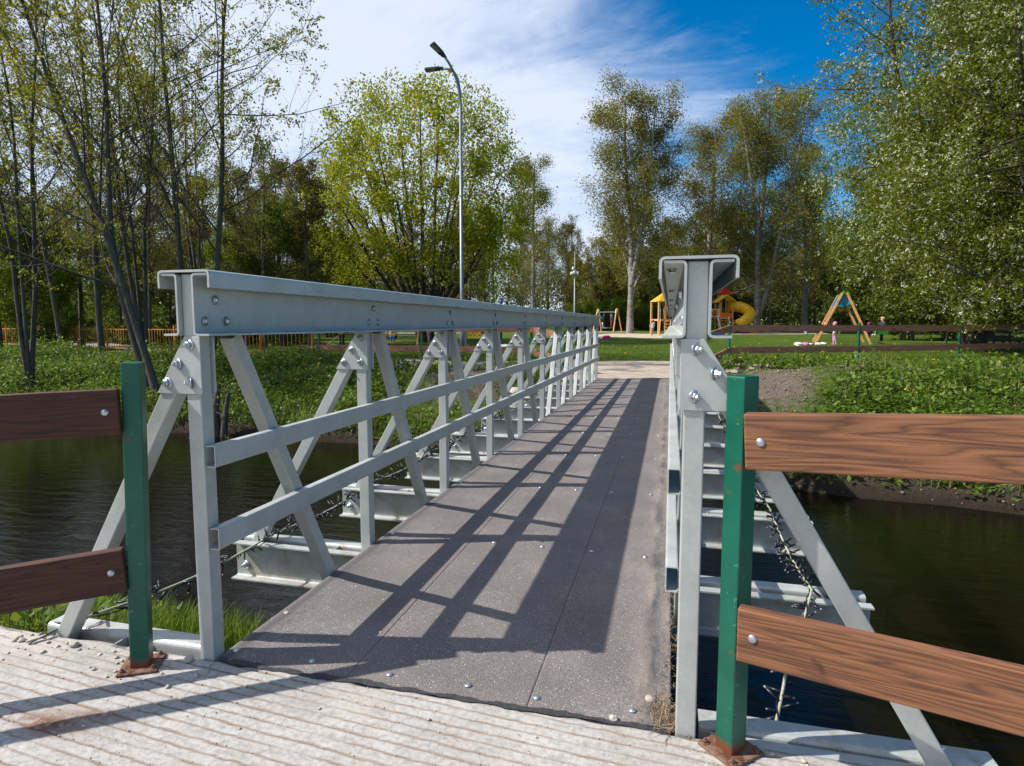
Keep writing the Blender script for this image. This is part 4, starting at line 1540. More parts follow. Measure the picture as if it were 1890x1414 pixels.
def left_play():
    # inclined plank with low table
    x, y = gp(606, 29)
    t = empty('balance_plank', (x, y, hz(x, y)), PSI, 'inclined wooden play plank resting on a dark low table', 'play plank')
    MB().beam((-0.25, -0.2, 0.02), (0.65, 0.1, 0.78), 0.34, 0.05).obj('plank', M['timber_b'], t)
    MB().box(0.5, 1.5, -0.25, 0.45, 0.66, 0.72).obj('table_top', M['darkwood'], t)
    for q in ((0.6, -0.15), (1.4, -0.15), (0.6, 0.35), (1.4, 0.35)):
        MB().box(q[0] - 0.04, q[0] + 0.04, q[1] - 0.04, q[1] + 0.04, -0.1, 0.66).obj('leg', M['darkwood'], t)
    x, y = gp(603, 27.6)
    MBk = MB().lathe([(0.0, 0.0), (0.10, 0.0), (0.14, 0.24), (0.13, 0.24), (0.09, 0.02), (0.0, 0.02)], 12)
    MBk.tube([(-0.13, 0, 0.23), (0, 0, 0.33), (0.13, 0, 0.23)], 0.008, 5)
    tag(MBk.obj('toy_bucket', M['red'], None, (x, y, hz(x, y) + 0.03)), 'small red toy bucket in front of the wooden plank', 'bucket')
    x, y = gp(613, 30)
    tg = MB().lathe([(0.0, 0.0), (0.26, 0.0), (0.20, 0.12), (0.12, 0.16), (0.0, 0.16)], 10)
    tg.box(-0.1, 0.3, -0.05, 0.05, 0.08, 0.2)
    tag(tg.obj('sand_toy', M['lime'], None, (x, y, hz(x, y) + 0.03)), 'green plastic toy lying in the small sand pit', 'toy')
    # toddler swing frame
    x, y = gp(738, 33.5)
    f = a_swing((x, y, hz(x, y)), PSI + math.radians(75), 'orange timber toddler swing beside the green fence post', 2.6, 2.4, 0.9, M['timber_b'], False)
    # activity panel on two thick posts
    x, y = gp(872, 26.5)
    t = empty('activity_panel', (x, y, hz(x, y)), PSI, 'yellow letter game panel between thick brown posts', 'play panel')
    for s in (-0.30, 0.56):
        bevel(MB().box(s - 0.15 if s > 0 else s - 0.05, s + 0.15 if s > 0 else s + 0.05, -0.1, 0.1, -0.1, 1.15).obj('post', M['darkwood'] if s > 0 else M['lamp_steel'], t), 0.01, 1)
    pn = MB().box(-0.24, 0.40, -0.02, 0.02, 0.62, 1.10).obj('panel', M['yellow'], t)
    for r in range(4):
        for c in range(7):
            if (r * 5 + c * 3) % 7 < 5:
                u, z = -0.19 + c * 0.09, 0.68 + r * 0.11
                MB().box(u, u + 0.02 + 0.025 * ((c + r) % 2), -0.024, -0.0205, z, z + 0.06).obj('letter_mark', M['black'], pn)
    MB().box(-0.24, 0.40, -0.06, 0.02, 0.48, 0.53).obj('shelf', M['darkwood'], t)
    # climbing boulder beside
    for px, D, r, lb in ((934, 25.0, 0.34, 'grey rounded stone on the lawn right of the game panel'),):
        x, y = gp(px, D)
        st = stone_mesh(r, 5)
        tag(inst('boulder', st, None, (x, y, hz(x, y) + r * 0.35)), lb, 'stone')
    for px, nm in ((645, 'left'), (650.5, 'middle'), (657, 'right')):
        x, y = gp(px, 58)
        b = MB().lathe([(0.13, -0.1), (0.13, 0.62), (0.10, 0.68), (0.0, 0.69)], 10)
        tag(b.obj('play_post', M['yellow'], None, (x, y, hz(x, y))), {'left': 'leftmost of three short yellow posts by the far sand strip', 'middle': 'middle one of three short yellow posts by the far sand strip', 'right': 'rightmost of three short yellow posts by the far sand strip'}[nm], 'post', 'short yellow play posts')


def stone_mesh(r, seed, mat=None, flat=0.7):
    bm = bmesh.new()
    bmesh.ops.create_icosphere(bm, subdivisions=2, radius=r)
    rg = np.random.default_rng(seed)
    off = rg.uniform(0, 50)
    for v in bm.verts:
        n = float(vnoise(np.array([v.co.x / r * 1.3 + off]), np.array([v.co.y / r * 1.3 + v.co.z / r * 2.1]), 1.0, seed)[0])
        v.co *= 1 + 0.28 * n
        v.co.z *= flat
    me = bpy.data.meshes.new('stone')
    bm.to_mesh(me)
    bm.free()
    me.materials.append(mat or M['stone'])
    return me


left_play()

# ------------------------------------------------------------------ people
def skin_mat(name, col, var=0.1):
    return plain(name, col, 0.8, 0, var, 14)


PM = {}


def cloth(key, col, var=0.15):
    if key not in PM:
        PM[key] = skin_mat('cloth_' + key, col, var)
    return PM[key]


SKINC = cloth('skin', S(222, 170, 146), 0.05)
SKEL = ['pelvis', 'waist', 'chest', 'neck', 'head', 'crown',
        'hipL', 'kneeL', 'ankL', 'toeL', 'hipR', 'kneeR', 'ankR', 'toeR',
        'shL', 'elL', 'wrL', 'haL', 'shR', 'elR', 'wrR', 'haR']
EDG = [('pelvis', 'waist'), ('waist', 'chest'), ('chest', 'neck'), ('neck', 'head'), ('head', 'crown'),
       ('pelvis', 'hipL'), ('hipL', 'kneeL'), ('kneeL', 'ankL'), ('ankL', 'toeL'),
       ('pelvis', 'hipR'), ('hipR', 'kneeR'), ('kneeR', 'ankR'), ('ankR', 'toeR'),
       ('chest', 'shL'), ('shL', 'elL'), ('elL', 'wrL'), ('wrL', 'haL'),
       ('chest', 'shR'), ('shR', 'elR'), ('elR', 'wrR'), ('wrR', 'haR')]
RAD = dict(pelvis=0.080, waist=0.075, chest=0.088, neck=0.036, head=0.066, crown=0.058, hipL=0.062, hipR=0.062, kneeL=0.042, kneeR=0.042,
           ankL=0.030, ankR=0.030, toeL=0.026, toeR=0.026, shL=0.040, shR=0.040, elL=0.032, elR=0.032, wrL=0.024, wrR=0.024, haL=0.026, haR=0.026)
STAND = dict(pelvis=(0, 0, .52), waist=(0, 0, .61), chest=(0, -.005, .74), neck=(0, 0, .835), head=(0, .012, .895), crown=(0, .005, .955),
             hipL=(-.055, 0, .49), kneeL=(-.06, .012, .27), ankL=(-.06, 0, .05), toeL=(-.065, .075, .022),
             hipR=(.055, 0, .49), kneeR=(.06, .012, .27), ankR=(.06, 0, .05), toeR=(.065, .075, .022),
             shL=(-.115, 0, .785), elL=(-.145, -.01, .62), wrL=(-.15, .03, .48), haL=(-.148, .045, .43),
             shR=(.115, 0, .785), elR=(.145, -.01, .62), wrR=(.15, .03, .48), haR=(.148, .045, .43))
SIT = dict(STAND, pelvis=(0, 0, .30), waist=(0, -.02, .39), chest=(0, -.03, .52), neck=(0, -.02, .61), head=(0, 0, .67), crown=(0, -.005, .73),
           hipL=(-.055, .03, .285), kneeL=(-.07, .25, .30), ankL=(-.07, .30, .09), toeL=(-.07, .37, .07),
           hipR=(.055, .03, .285), kneeR=(.07, .25, .30), ankR=(.07, .30, .09), toeR=(.07, .37, .07),
           shL=(-.115, -.03, .565), elL=(-.14, .02, .43), wrL=(-.11, .14, .42), haL=(-.10, .18, .43),
           shR=(.115, -.03, .565), elR=(.14, .02, .43), wrR=(.11, .14, .42), haR=(.10, .18, .43))
SWING = dict(STAND, pelvis=(0, 0, .30), waist=(0, -.07, .36), chest=(0, -.17, .45), neck=(0, -.22, .53), head=(0, -.23, .59), crown=(0, -.25, .65),
             hipL=(-.055, .03, .285), kneeL=(-.06, .25, .33), ankL=(-.06, .44, .25), toeL=(-.06, .50, .29),
             hipR=(.055, .03, .285), kneeR=(.06, .24, .30), ankR=(.06, .41, .19), toeR=(.06, .47, .22),
             shL=(-.115, -.17, .495), elL=(-.15, -.08, .50), wrL=(-.13, -.02, .62), haL=(-.13, -.01, .67),
             shR=(.115, -.17, .495), elR=(.15, -.08, .50), wrR=(.13, -.02, .62), haR=(.13, -.01, .67))
REACH = dict(STAND, elR=(.15, .12, .68), wrR=(.13, .26, .64), haR=(.12, .31, .63), elL=(-.15, .10, .68), wrL=(-.12, .22, .62), haL=(-.11, .27, .61),
             ankL=(-.06, -.08, .05), toeL=(-.065, 0, .022), kneeL=(-.06, -.01, .27))
CLIMB = dict(REACH, elR=(.15, .12, .84), wrR=(.13, .2, .95), haR=(.12, .22, .99), kneeR=(.06, .14, .40), ankR=(.06, .10, .20), toeR=(.065, .17, .18))


def person(label, loc, rz, hgt, pose, top, bottom, shoe, hair, child=True, hat=False, sleeves=True):
    names = SKEL
    me = bpy.data.meshes.new('person')
    cs = []
    for n in names:
        p = Vector(pose[n])
        if child and n in ('head', 'crown'):
            nk = Vector(pose['neck'])
            p = nk + (p - nk) * 1.18
        cs.append(p)
    idx = {n: i for i, n in enumerate(names)}
    me.from_pydata([tuple(c * hgt) for c in cs], [(idx[a], idx[b]) for a, b in EDG], [])
    o = bpy.data.objects.new('person', me)
    link(o)
    md = o.modifiers.new('skin', 'SKIN')
    md.use_smooth_shade = True
    for i, n in enumerate(names):
        k = 1.22 if (child and n in ('head', 'crown')) else 1.0
        sv = me.skin_vertices[0].data[i]
        r = RAD[n] * hgt * k
        r *= 1.15 if child else 1.05
        sv.radius = (r, r * (0.8 if n in ('pelvis', 'waist', 'chest') else 1.0))
        sv.use_root = (n == 'pelvis')
    sb = o.modifiers.new('sub', 'SUBSURF')
    sb.levels = sb.render_levels = 1
    dg = bpy.context.evaluated_depsgraph_get()
    ev = o.evaluated_get(dg)
    m2 = bpy.data.meshes.new_from_object(ev)
    o.modifiers.clear()
    o.data = m2
    m2.materials.clear()
    for m_ in (SKINC, top, bottom, shoe, hair):
        m2.materials.append(m_)
    segs, mi = [], []
    for a, b_ in EDG:
        segs.append((cs[idx[a]] * hgt, cs[idx[b_]] * hgt))
        if b_ in ('waist', 'chest'):
            k = 1
        elif b_ in ('neck', 'shL', 'shR', 'elL', 'elR'):
            k = 1
        elif b_ in ('wrL', 'wrR'):
            k = 1 if sleeves else 0
        elif b_ in ('haL', 'haR', 'head', 'crown'):
            k = 0
        elif b_ in ('toeL', 'toeR'):
            k = 3
        else:
            k = 2
        mi.append(k)
    A = np.array([s[0][:] for s in segs])
    B = np.array([s[1][:] for s in segs])
    cen = np.array([p.center[:] for p in m2.polygons])
    AB = B - A
    tt = np.clip(((cen[:, None, :] - A) * AB).sum(2) / (AB * AB).sum(1), 0, 1)
    dd = np.linalg.norm(cen[:, None, :] - (A + AB * tt[..., None]), axis=2)
    m2.polygons.foreach_set('material_index', np.array(mi, dtype=np.int32)[dd.argmin(1)])
    m2.polygons.foreach_set('use_smooth', np.ones(len(m2.polygons), dtype=bool))
    o.location = loc
    o.rotation_euler = (0, 0, rz)
    tag(o, label, 'person')
    # hair or hat: a cap over the back and top of the head
    hc = (cs[idx['head']] + (cs[idx['crown']] - cs[idx['head']]) * 0.6) * hgt
    R_ = RAD['head'] * hgt * (1.22 if child else 1.0) * 1.28
    cap = MB()
    prof = [(R_ * math.sin(a), R_ * 1.05 * math.cos(a)) for a in np.linspace(0.02, 1.75, 7)]
    cap.lathe(prof, 12)
    co = cap.obj('hat' if hat else 'hair', hair, o, hc - Vector((0, 0.010 * hgt, 0)), (math.radians(28), 0, 0))
    if not hat:
        co.scale = (1, 1.08, 1)
    # nose
    MB().lathe([(0.0, 0.014 * hgt), (0.009 * hgt, 0.0), (0.0, -0.006 * hgt)], 6).obj('nose', SKINC, o, hc + Vector((0, R_ * 0.80, -R_ * 0.35)))
    return o


navy = cloth('navy', S(28, 40, 78))
dark = cloth('dark', S(24, 24, 30))
jeans = cloth('jeans', S(30, 96, 134))
white_c = cloth('white_jacket', S(208, 208, 206), 0.3)
pinkt = cloth('pink_trousers', S(214, 150, 190), 0.3)
pink = cloth('pink', S(226, 120, 176))
plum = cloth('plum', S(140, 40, 110), 0.4)
yel = cloth('mustard', S(204, 164, 60))
royal = cloth('royal', S(26, 66, 170))
grey_h = cloth('grey_hat', S(150, 158, 176))
shoe_w = cloth('white_shoe', S(224, 214, 196))
blond = cloth('blond', S(214, 168, 110))
brown = cloth('brown', S(96, 62, 44))
teal = cloth('teal', S(30, 160, 190))
lilac = cloth('lilac', S(160, 88, 190), 0.3)
sky_c = cloth('skyblue', S(150, 196, 214))

# teenager flying forward on the timber swing, seat and chains with the frame
sw = Matrix.Rotation(PSI - math.radians(24), 4, 'Z')
swl = swing
seat_l = Vector((-1.15, 0.0, 0.52))
piv = Vector((0, 0, 2.35))
for q in (-0.22, 0.22):
    MB().tube([piv + Vector((0, q * 1.1, 0)), seat_l + Vector((0.05, q, 0.0))], 0.014, 5).obj('chain', M['black'], swl)
sd = (seat_l - piv).normalized()
MB().beam(seat_l + Vector((0, -0.24, 0)), seat_l + Vector((0, 0.24, 0)), 0.22, 0.04, -sd).obj('seat', M['black'], swl)
fp = Vector((sx, sy, SWZ)) + sw @ (seat_l + Vector((0.06, 0, 0.06)))
HG = 1.50
person('teenager in black top and blue jeans flying forward on the swing', fp - Vector((0, 0, 0.30 * HG - 0.11)), PSI - math.radians(24) + PI / 2, HG, SWING, dark, jeans, shoe_w, dark, False)
x, y = gp(1541, 32.0)
person('small child in white patterned jacket and pink trousers by the swing', (x, y, hz(x, y)), PSI + math.radians(80), 1.16, REACH, white_c, pinkt, pinkt, pink, True, True)
x, y = gp(1628, 37.5)
person('blond person in navy sweatshirt sitting behind the right fence', (x, y, hz(x, y) + 0.25), PSI + math.radians(95), 1.55, SIT, navy, navy, shoe_w, blond, False)
rk = empty('spring_rocker', (x, y, hz(x, y)), PSI, 'lime spring rocker under the blond person behind the fence', 'rocker')
MB().tube([(0, 0, 0), (0, 0, 0.40)], 0.09, 10).obj('spring', M['black'], rk)
bevel(MB().box(-0.42, 0.32, -0.14, 0.14, 0.41, 0.60).obj('body', M['lime'], rk), 0.04, 3)
x, y = gp(1604, 38.5)
person('child in turquoise jacket leaning behind the right fence', (x, y, hz(x, y) + 0.28), PSI + math.radians(-80), 1.05, SIT, teal, plum, plum, plum, True, True)
rk = empty('spring_rocker', (x, y, hz(x, y)), PSI, 'dark spring rocker under the child in turquoise jacket', 'rocker')
MB().tube([(0, 0, 0), (0, 0, 0.34)], 0.08, 10).obj('spring', M['black'], rk)
bevel(MB().box(-0.34, 0.34, -0.12, 0.12, 0.35, 0.52).obj('body', M['darkwood'], rk), 0.03, 3)
x, y = sx2 + 0.42 * math.cos(PSI), sy2 + 0.42 * math.sin(PSI)
person('girl in pink hat and plum trousers standing on the nest swing', (x, y, hz(sx2, sy2) + 0.47), PSI - PI / 2, 1.40, STAND, navy, plum, dark, pink, True, True)
x, y = sx2 - 0.5 * math.cos(PSI), sy2 - 0.5 * math.sin(PSI)
person('toddler in white hat sitting on the nest swing', (x, y, hz(sx2, sy2) + 0.24), PSI - PI / 2, 0.95, SIT, sky_c, navy, dark, cloth('whitehat', S(226, 230, 234)), True, True)
x, y = gp(1205, 51.2)
person('long-haired child in white shirt at the leaning ladder', (x, y, hz(x, y) + 0.03), PSI + 0.2, 1.25, CLIMB, white_c, cloth('greyt', S(150, 120, 130)), dark, brown, True)
x, y = gp(724, 31.5)
zb = hz(x, y)
person('toddler in mustard jacket and grey hat on the bucket swing', (x, y, zb + 0.22), PSI + math.radians(190), 0.98, SIT, yel, royal, dark, grey_h, True, True)
t = empty('bucket_swing', (x, y, zb), PSI, 'black bucket swing seat holding the toddler in mustard jacket', 'swing seat')
MB().lathe([(0.20, 0.0), (0.24, 0.10), (0.24, 0.16), (0.22, 0.16), (0.18, 0.02)], 12).obj('bucket', M['black'], t, (0, 0, 0.40))
for q in (-0.23, 0.23):
    MB().tube([(q, 0, 0.55), (q * 1.1, 0.1, 2.1)], 0.012, 5).obj('chain', M['black'], t)
    MB().tube([(q, -0.15, 0.5), (q, -0.2, 0.72), (q, 0.1, 0.74)], 0.014, 5).obj('side_bar', M['black'], t)
MB().tube([(-0.23, -0.2, 0.72), (0.23, -0.2, 0.72)], 0.014, 5).obj('front_bar', M['black'], t)
x, y = gp(797, 29.5)
person('adult in navy clothes standing by the fence left of the lamp', (x, y, hz(x, y)), PSI + math.radians(70), 1.72, STAND, navy, navy, dark, brown, False)
x, y = gp(1377, 55.5)
person('child in lilac clothes crouching beside the slide end', (x, y, hz(x, y) - 0.05), PSI + 2.0, 1.05, dict(SIT, kneeL=(-.08, .16, .40), kneeR=(.08, .16, .40), ankL=(-.07, .10, .1), ankR=(.07, .10, .1), toeL=(-.07, .18, .07), toeR=(.07, .18, .07)), lilac, lilac, lilac, dark, True)
x, y = gp(1356, 55.0)
person('child in dark clothes walking in front of the play tower', (x, y, hz(x, y)), PSI - 1.2, 1.20, REACH, dark, navy, dark, brown, True)
# clothes left on the grass
def heap(px, D, mats, label):
    x, y = gp(px, D)
    t = empty('clothes_heap', (x, y, hz(x, y)), PSI, label, 'clothes')
    for i, (m_, dx, r) in enumerate(mats):
        g = stone_mesh(r, 20 + i + int(px), m_, 0.5)
        inst('garment', g, t, (dx, 0.05 * i, r * 0.28), (0.1, 0, i))


heap(1487, 31.5, [(M['white'], -0.35, 0.22), (pink, 0.05, 0.20), (white_c, 0.35, 0.16)], 'pile of white and pink clothes lying left of the swing')
heap(1516, 32.0, [(white_c, -0.1, 0.18), (M['white'], 0.18, 0.20)], 'small white bundle of clothes between the swing legs')
heap(1110, 42.0, [(royal, -0.5, 0.22), (white_c, -0.1, 0.22)], 'blue and white jacket dropped on the lawn')
heap(1119, 43.5, [(cloth('magenta', S(226, 20, 130)), 0.0, 0.32)], 'bright magenta jacket dropped on the lawn')

# ------------------------------------------------------------------ trees
def nrm(v):
    return v / np.maximum(np.linalg.norm(v, axis=-1, keepdims=True), 1e-9)


def grow(st, dr, ln, n, wig, trop, rg):
    P = [st]
    d = nrm(dr)
    pos = st
    for i in range(n):
        d = nrm(d + rg.normal(0, wig, d.shape) + np.array([0, 0, 1.0]) * trop)
        pos = pos + d * (ln / n)[:, None]
        P.append(pos)
    return np.stack(P, 1)


def spawn(P, R, LN, cnt, t0, t1, ang, asd, rg):
    B, n, _ = P.shape
    t = (np.arange(cnt)[None, :] + rg.uniform(0, 1, (B, cnt))) / cnt * (t1 - t0) + t0
    f = t * (n - 1)
    i = np.minimum(f.astype(int), n - 2)
    f = f - i
    b = np.arange(B)[:, None]
    p = P[b, i] * (1 - f[..., None]) + P[b, i + 1] * f[..., None]
    tg = nrm(P[b, i + 1] - P[b, i])
    r = R[b, i] * (1 - f) + R[b, i + 1] * f
    a = np.radians(rg.normal(ang, asd, (B, cnt)))
    ref = nrm(rg.normal(0, 1, (B, cnt, 3)))
    pr = nrm(np.cross(tg, ref))
    d = tg * np.cos(a)[..., None] + pr * np.sin(a)[..., None]
    return p.reshape(-1, 3), d.reshape(-1, 3), r.ravel(), t.ravel(), np.repeat(LN, cnt)


def tubes(P, R, sides):
    B, n, _ = P.shape
    T = np.empty_like(P)
    T[:, 1:-1] = P[:, 2:] - P[:, :-2]
    T[:, 0] = P[:, 1] - P[:, 0]
    T[:, -1] = P[:, -1] - P[:, -2]
    T = nrm(T)
    ref = np.where(np.abs(T[..., 2:3]) > 0.9, np.array([1.0, 0, 0]), np.array([0, 0, 1.0]))
    s = nrm(np.cross(T, ref))
    u = np.cross(s, T)
    a = np.arange(sides) * 2 * PI / sides
    V = P[:, :, None, :] + R[:, :, None, None] * (s[:, :, None, :] * np.cos(a)[:, None] + u[:, :, None, :] * np.sin(a)[:, None])
    V = V.reshape(-1, 3)
    bi = np.arange(B)[:, None, None] * n * sides
    ri = np.arange(n - 1)[None, :, None] * sides
    k = np.arange(sides)[None, None, :]
    k2 = (k + 1) % sides
    Q = np.stack([bi + ri + k, bi + ri + k2, bi + ri + sides + k2, bi + ri + sides + k], -1).reshape(-1, 4)
    return V, Q


def leaves(C, L, W, rg, down=0.0, fold=0.15, axis=None, up_bias=0.0):
    """rhombic leaves at C: one folded quad each"""
    n = len(C)
    u = nrm(rg.normal(0, 1, (n, 3)) + np.array([0, 0, -down]) + (axis if axis is not None else 0))
    w = nrm(rg.normal(0, 1, (n, 3)) + np.array([0, 0, up_bias]))
    v = nrm(np.cross(u, w))
    nn = np.cross(u, v)
    l = (L * rg.uniform(0.65, 1.25, n))[:, None]
    ww = (W * rg.uniform(0.7, 1.2, n))[:, None]
    V = np.stack([C, C + u * l * 0.45 + v * ww * 0.5 + nn * ww * fold, C + u * l, C + u * l * 0.45 - v * ww * 0.5 + nn * ww * fold], 1).reshape(-1, 3)
    Q = np.arange(n * 4).reshape(-1, 4)
    return V, Q


def tree_mesh(stems, lv, rg, trunk_sides=9):
    """stems: list of (points, r0, r1); lv: list of dicts. Returns bark (V, Q) and the polylines of the last two levels"""
    VV, QQ = [], []
    off = 0
    nst = 9
    P0, R0, L0 = [], [], []
    for pts, r0, r1 in stems:
        p = np.array(pts, float)
        sg = np.concatenate([[0], np.cumsum(np.linalg.norm(np.diff(p, axis=0), axis=1))])
        t = np.linspace(0, sg[-1], nst)
        q = np.stack([np.interp(t, sg, p[:, k]) for k in range(3)], 1)
        q[1:-1] += rg.normal(0, 0.012, (nst - 2, 3)) * sg[-1] * 0.35
        # smooth once
        q[1:-1] = 0.25 * q[:-2] + 0.5 * q[1:-1] + 0.25 * q[2:]
        P0.append(q)
        rr = r1 + (r0 - r1) * (1 - np.linspace(0, 1, nst)) ** 0.85
        rr[0] *= 1.25
        R0.append(rr)
        L0.append(sg[-1])
    P, R, LN = np.array(P0), np.array(R0), np.array(L0)
    V, Q = tubes(P, R, trunk_sides)
    VV.append(V)
    QQ.append(Q)
    off += len(V)
    levels = [(P, R, LN)]
    for d in lv:
        src = levels[d.get('src', -1)]
        p, dr, r, t, pl = spawn(*src, d['cnt'], d.get('t0', 0.25), d.get('t1', 1.0), d['ang'], d.get('asd', 9), rg)
        prof = d.get('prof', lambda t: 1 - 0.6 * t)
        ln = pl * d['len'] * prof(t) * rg.uniform(0.75, 1.25, len(t))
        if 'dirup' in d:
            dr = nrm(dr + np.array([0, 0, d['dirup']]))
        Pn = grow(p, dr, ln, d.get('n', 5), d.get('wig', 0.12), d.get('trop', 0.03), rg)
        rb = np.clip(r * d.get('rr', 0.55), d.get('rmin', 0.003), None)
        Rn = rb[:, None] * np.linspace(1, 0.25, Pn.shape[1])[None, :]
        V, Q = tubes(Pn, Rn, d.get('sides', 4))
        VV.append(V)
        QQ.append(Q + off)
        off += len(V)
        levels.append((Pn, Rn, ln))
    return np.concatenate(VV), np.concatenate(QQ), levels


def along(P, m, rg, jit=0.05, t0=0.15):
    B, n, _ = P.shape
    t = rg.uniform(t0, 1.0, (B, m)) * (n - 1)
    i = np.minimum(t.astype(int), n - 2)
    f = (t - i)[..., None]
    b = np.arange(B)[:, None]
    p = P[b, i] * (1 - f) + P[b, i + 1] * f
    return p.reshape(-1, 3) + rg.normal(0, jit, (B * m, 3))


def plant_tree(name, bark, crown, loc, rz=0, label=None, group=None, scale=1.0, cat='tree', extra=()):
    t = empty(name, loc, rz, label, cat, group)
    t.scale = (scale,) * 3
    inst('trunk', bark, t)
    inst('crown', crown, t)
    for nm, me in extra:
        inst(nm, me, t)
    return t


def up_stem(h, lean=(0, 0), sway=0.25, rg=RNG):
    return [(0, 0, -0.3)] + [(lean[0] * u + rg.normal(0, sway * u * 0.5), lean[1] * u + rg.normal(0, sway * u * 0.5), h * u) for u in (0.2, 0.4, 0.6, 0.8, 1.0)]


# --- left bank: alders just breaking leaf
def alder_mesh(seed, stems, leafm=9, cnt=(13, 8, 6), la=44, ll=0.085):
    stems = [(p, r0 * 0.62, r1 * 0.5) for p, r0, r1 in stems]
    cnt = (cnt[0] + 4, cnt[1] + 2, cnt[2] + 1)
    rg = np.random.default_rng(seed)
    V, Q, lv = tree_mesh(stems, [
        dict(cnt=cnt[0], t0=0.24, t1=0.98, ang=la, asd=10, len=0.40, n=6, wig=0.10, trop=0.05, sides=4, rr=0.40, prof=lambda t: 1.25 - 0.75 * t),
        dict(cnt=cnt[1], t0=0.2, t1=1.0, ang=42, asd=14, len=0.40, n=5, wig=0.14, trop=0.03, sides=4, rr=0.48, rmin=0.005),
        dict(cnt=cnt[2], t0=0.15, t1=1.0, ang=45, asd=16, len=0.42, n=3, wig=0.18, trop=0.02, sides=3, rr=0.5, rmin=0.0028)], rg)
    bark = np_mesh('trunk', V, Q, [M['bark_l']], True)
    C = along(lv[-1][0], leafm, rg, 0.05, 0.3)
    # leaves sit in loose clumps, much of the crown is still bare
    keep = vnoise(C[:, 0] + C[:, 2], C[:, 1] - C[:, 2] * 0.6, 0.75, seed) + rg.normal(0, 0.28, len(C)) > -0.08
    LV, LQ = leaves(C[keep], ll, ll * 0.7, rg, 0.2)
    return bark, np_mesh('crown', LV, LQ, [M['leaf_l']])


al1 = alder_mesh(11, [
    ([(0, 0, -0.3), (-0.5, 0, 1.6), (-1.3, 0.1, 4.6), (-2.4, 0.2, 7.6), (-3.4, 0.4, 10.5), (-4.0, 0.5, 12.8)], 0.17, 0.04),
    ([(-0.35, 0.2, -0.3), (-0.8, 0.3, 1.8), (-1.5, 0.6, 4.2), (-1.6, 0.8, 7.5), (-1.9, 1.2, 10.5), (-2.0, 1.2, 13.5)], 0.15, 0.04)], 7)
al2 = alder_mesh(12, [(up_stem(14.5, (-0.2, 0.2), 0.2, np.random.default_rng(3)), 0.17, 0.03)], 9, (20, 8, 6))
al3 = alder_mesh(13, [
    ([(0, 0, -0.3), (0.15, 0, 2.5), (0.45, 0, 5.0), (0.62, 0.1, 8.0), (0.75, 0.1, 11.0), (1.3, 0.2, 14.0)], 0.16, 0.035)], 11, (16, 8, 6), 58)
al4 = alder_mesh(14, [
    (up_stem(13, (-0.9, 0.3), 0.3, np.random.default_rng(5)), 0.13, 0.03),
    (up_stem(12, (0.9, -0.2), 0.3, np.random.default_rng(6)), 0.12, 0.03),
    (up_stem(12, (0.2, 0.9), 0.3, np.random.default_rng(8)), 0.10, 0.03)], 6, (12, 7, 6))


def on_ground(px, D):
    x, y = gp(px, D)
    return (x, y, hz(x, y))


GA = 'thinly leafed alders on the left bank'
plant_tree('alder_tree', *al1, on_ground(292, 16.6), PSI, 'twin-stemmed tree leaning left over the left bank, nearest the river', GA)
plant_tree('alder_tree', *al2, on_ground(338, 19.0), 0.6, 'straight dark-trunked tree just left of the near end of the top rail', GA)
plant_tree('alder_tree', *al3, on_ground(388, 20.0), PSI, 'slender tree with long bare branches reaching right over the top rail', GA, 1.04)
plant_tree('alder_tree', *al4, on_ground(262, 21.0), 1.2, 'many-stemmed tree behind the leaning twin-stemmed tree', GA)
plant_tree('alder_tree', *al2, on_ground(186, 22.5), 2.9, 'straight tree left of the leaning twin stems', GA, 0.98)
plant_tree('alder_tree', *al4, on_ground(48, 18.0), 4.0, 'many-stemmed tree at the left edge above the brown boards', GA, 0.92)
plant_tree('alder_tree', *al2, on_ground(-70, 21.0), 5.1, 'tree half out of frame at the far left edge', GA, 0.95)
plant_tree('alder_tree', *al4, on_ground(372, 27.0), 2.2, 'paler many-stemmed tree behind the railing near the slender tree', GA, 0.95)
plant_tree('alder_tree', *al3, on_ground(112, 27.0), 3.6, 'tall bare-topped tree behind the railing at far left', GA, 1.0)
plant_tree('alder_tree', *al4, on_ground(520, 34.0), 0.4, 'bare grey-twigged tree between the slender tree and the maple', GA, 0.62)

# old broken willow root clump by the first post
rg = np.random.default_rng(77)
V, Q, lv_ = tree_mesh([([(0, 0, -0.6), (0.05, 0.0, 0.4), (0.0, 0.05, 1.0), (0.08, 0.1, 1.5)], 0.16, 0.05),
                       ([(0.2, 0, -0.6), (0.25, 0.0, 0.4), (0.30, 0.05, 0.9), (0.36, 0.1, 1.3)], 0.12, 0.04)], [
    dict(cnt=22, t0=0.1, t1=1.0, ang=60, asd=25, len=0.55, n=5, wig=0.3, trop=-0.25, sides=3, rr=0.14, rmin=0.005)], rg)
LV, LQ = leaves(along(lv_[-1][0], 4, rg, 0.06), 0.06, 0.04, rg)
x, y = gp(388, 14.6)
plant_tree('willow_stump', np_mesh('trunk', V, Q, [M['bark_l']], True), np_mesh('crown', LV, LQ, [M['leaf_l']]), (x, y, hz(x, y)), 0, 'old twiggy stump at the water edge behind the first post', None, 1.0, 'stump')

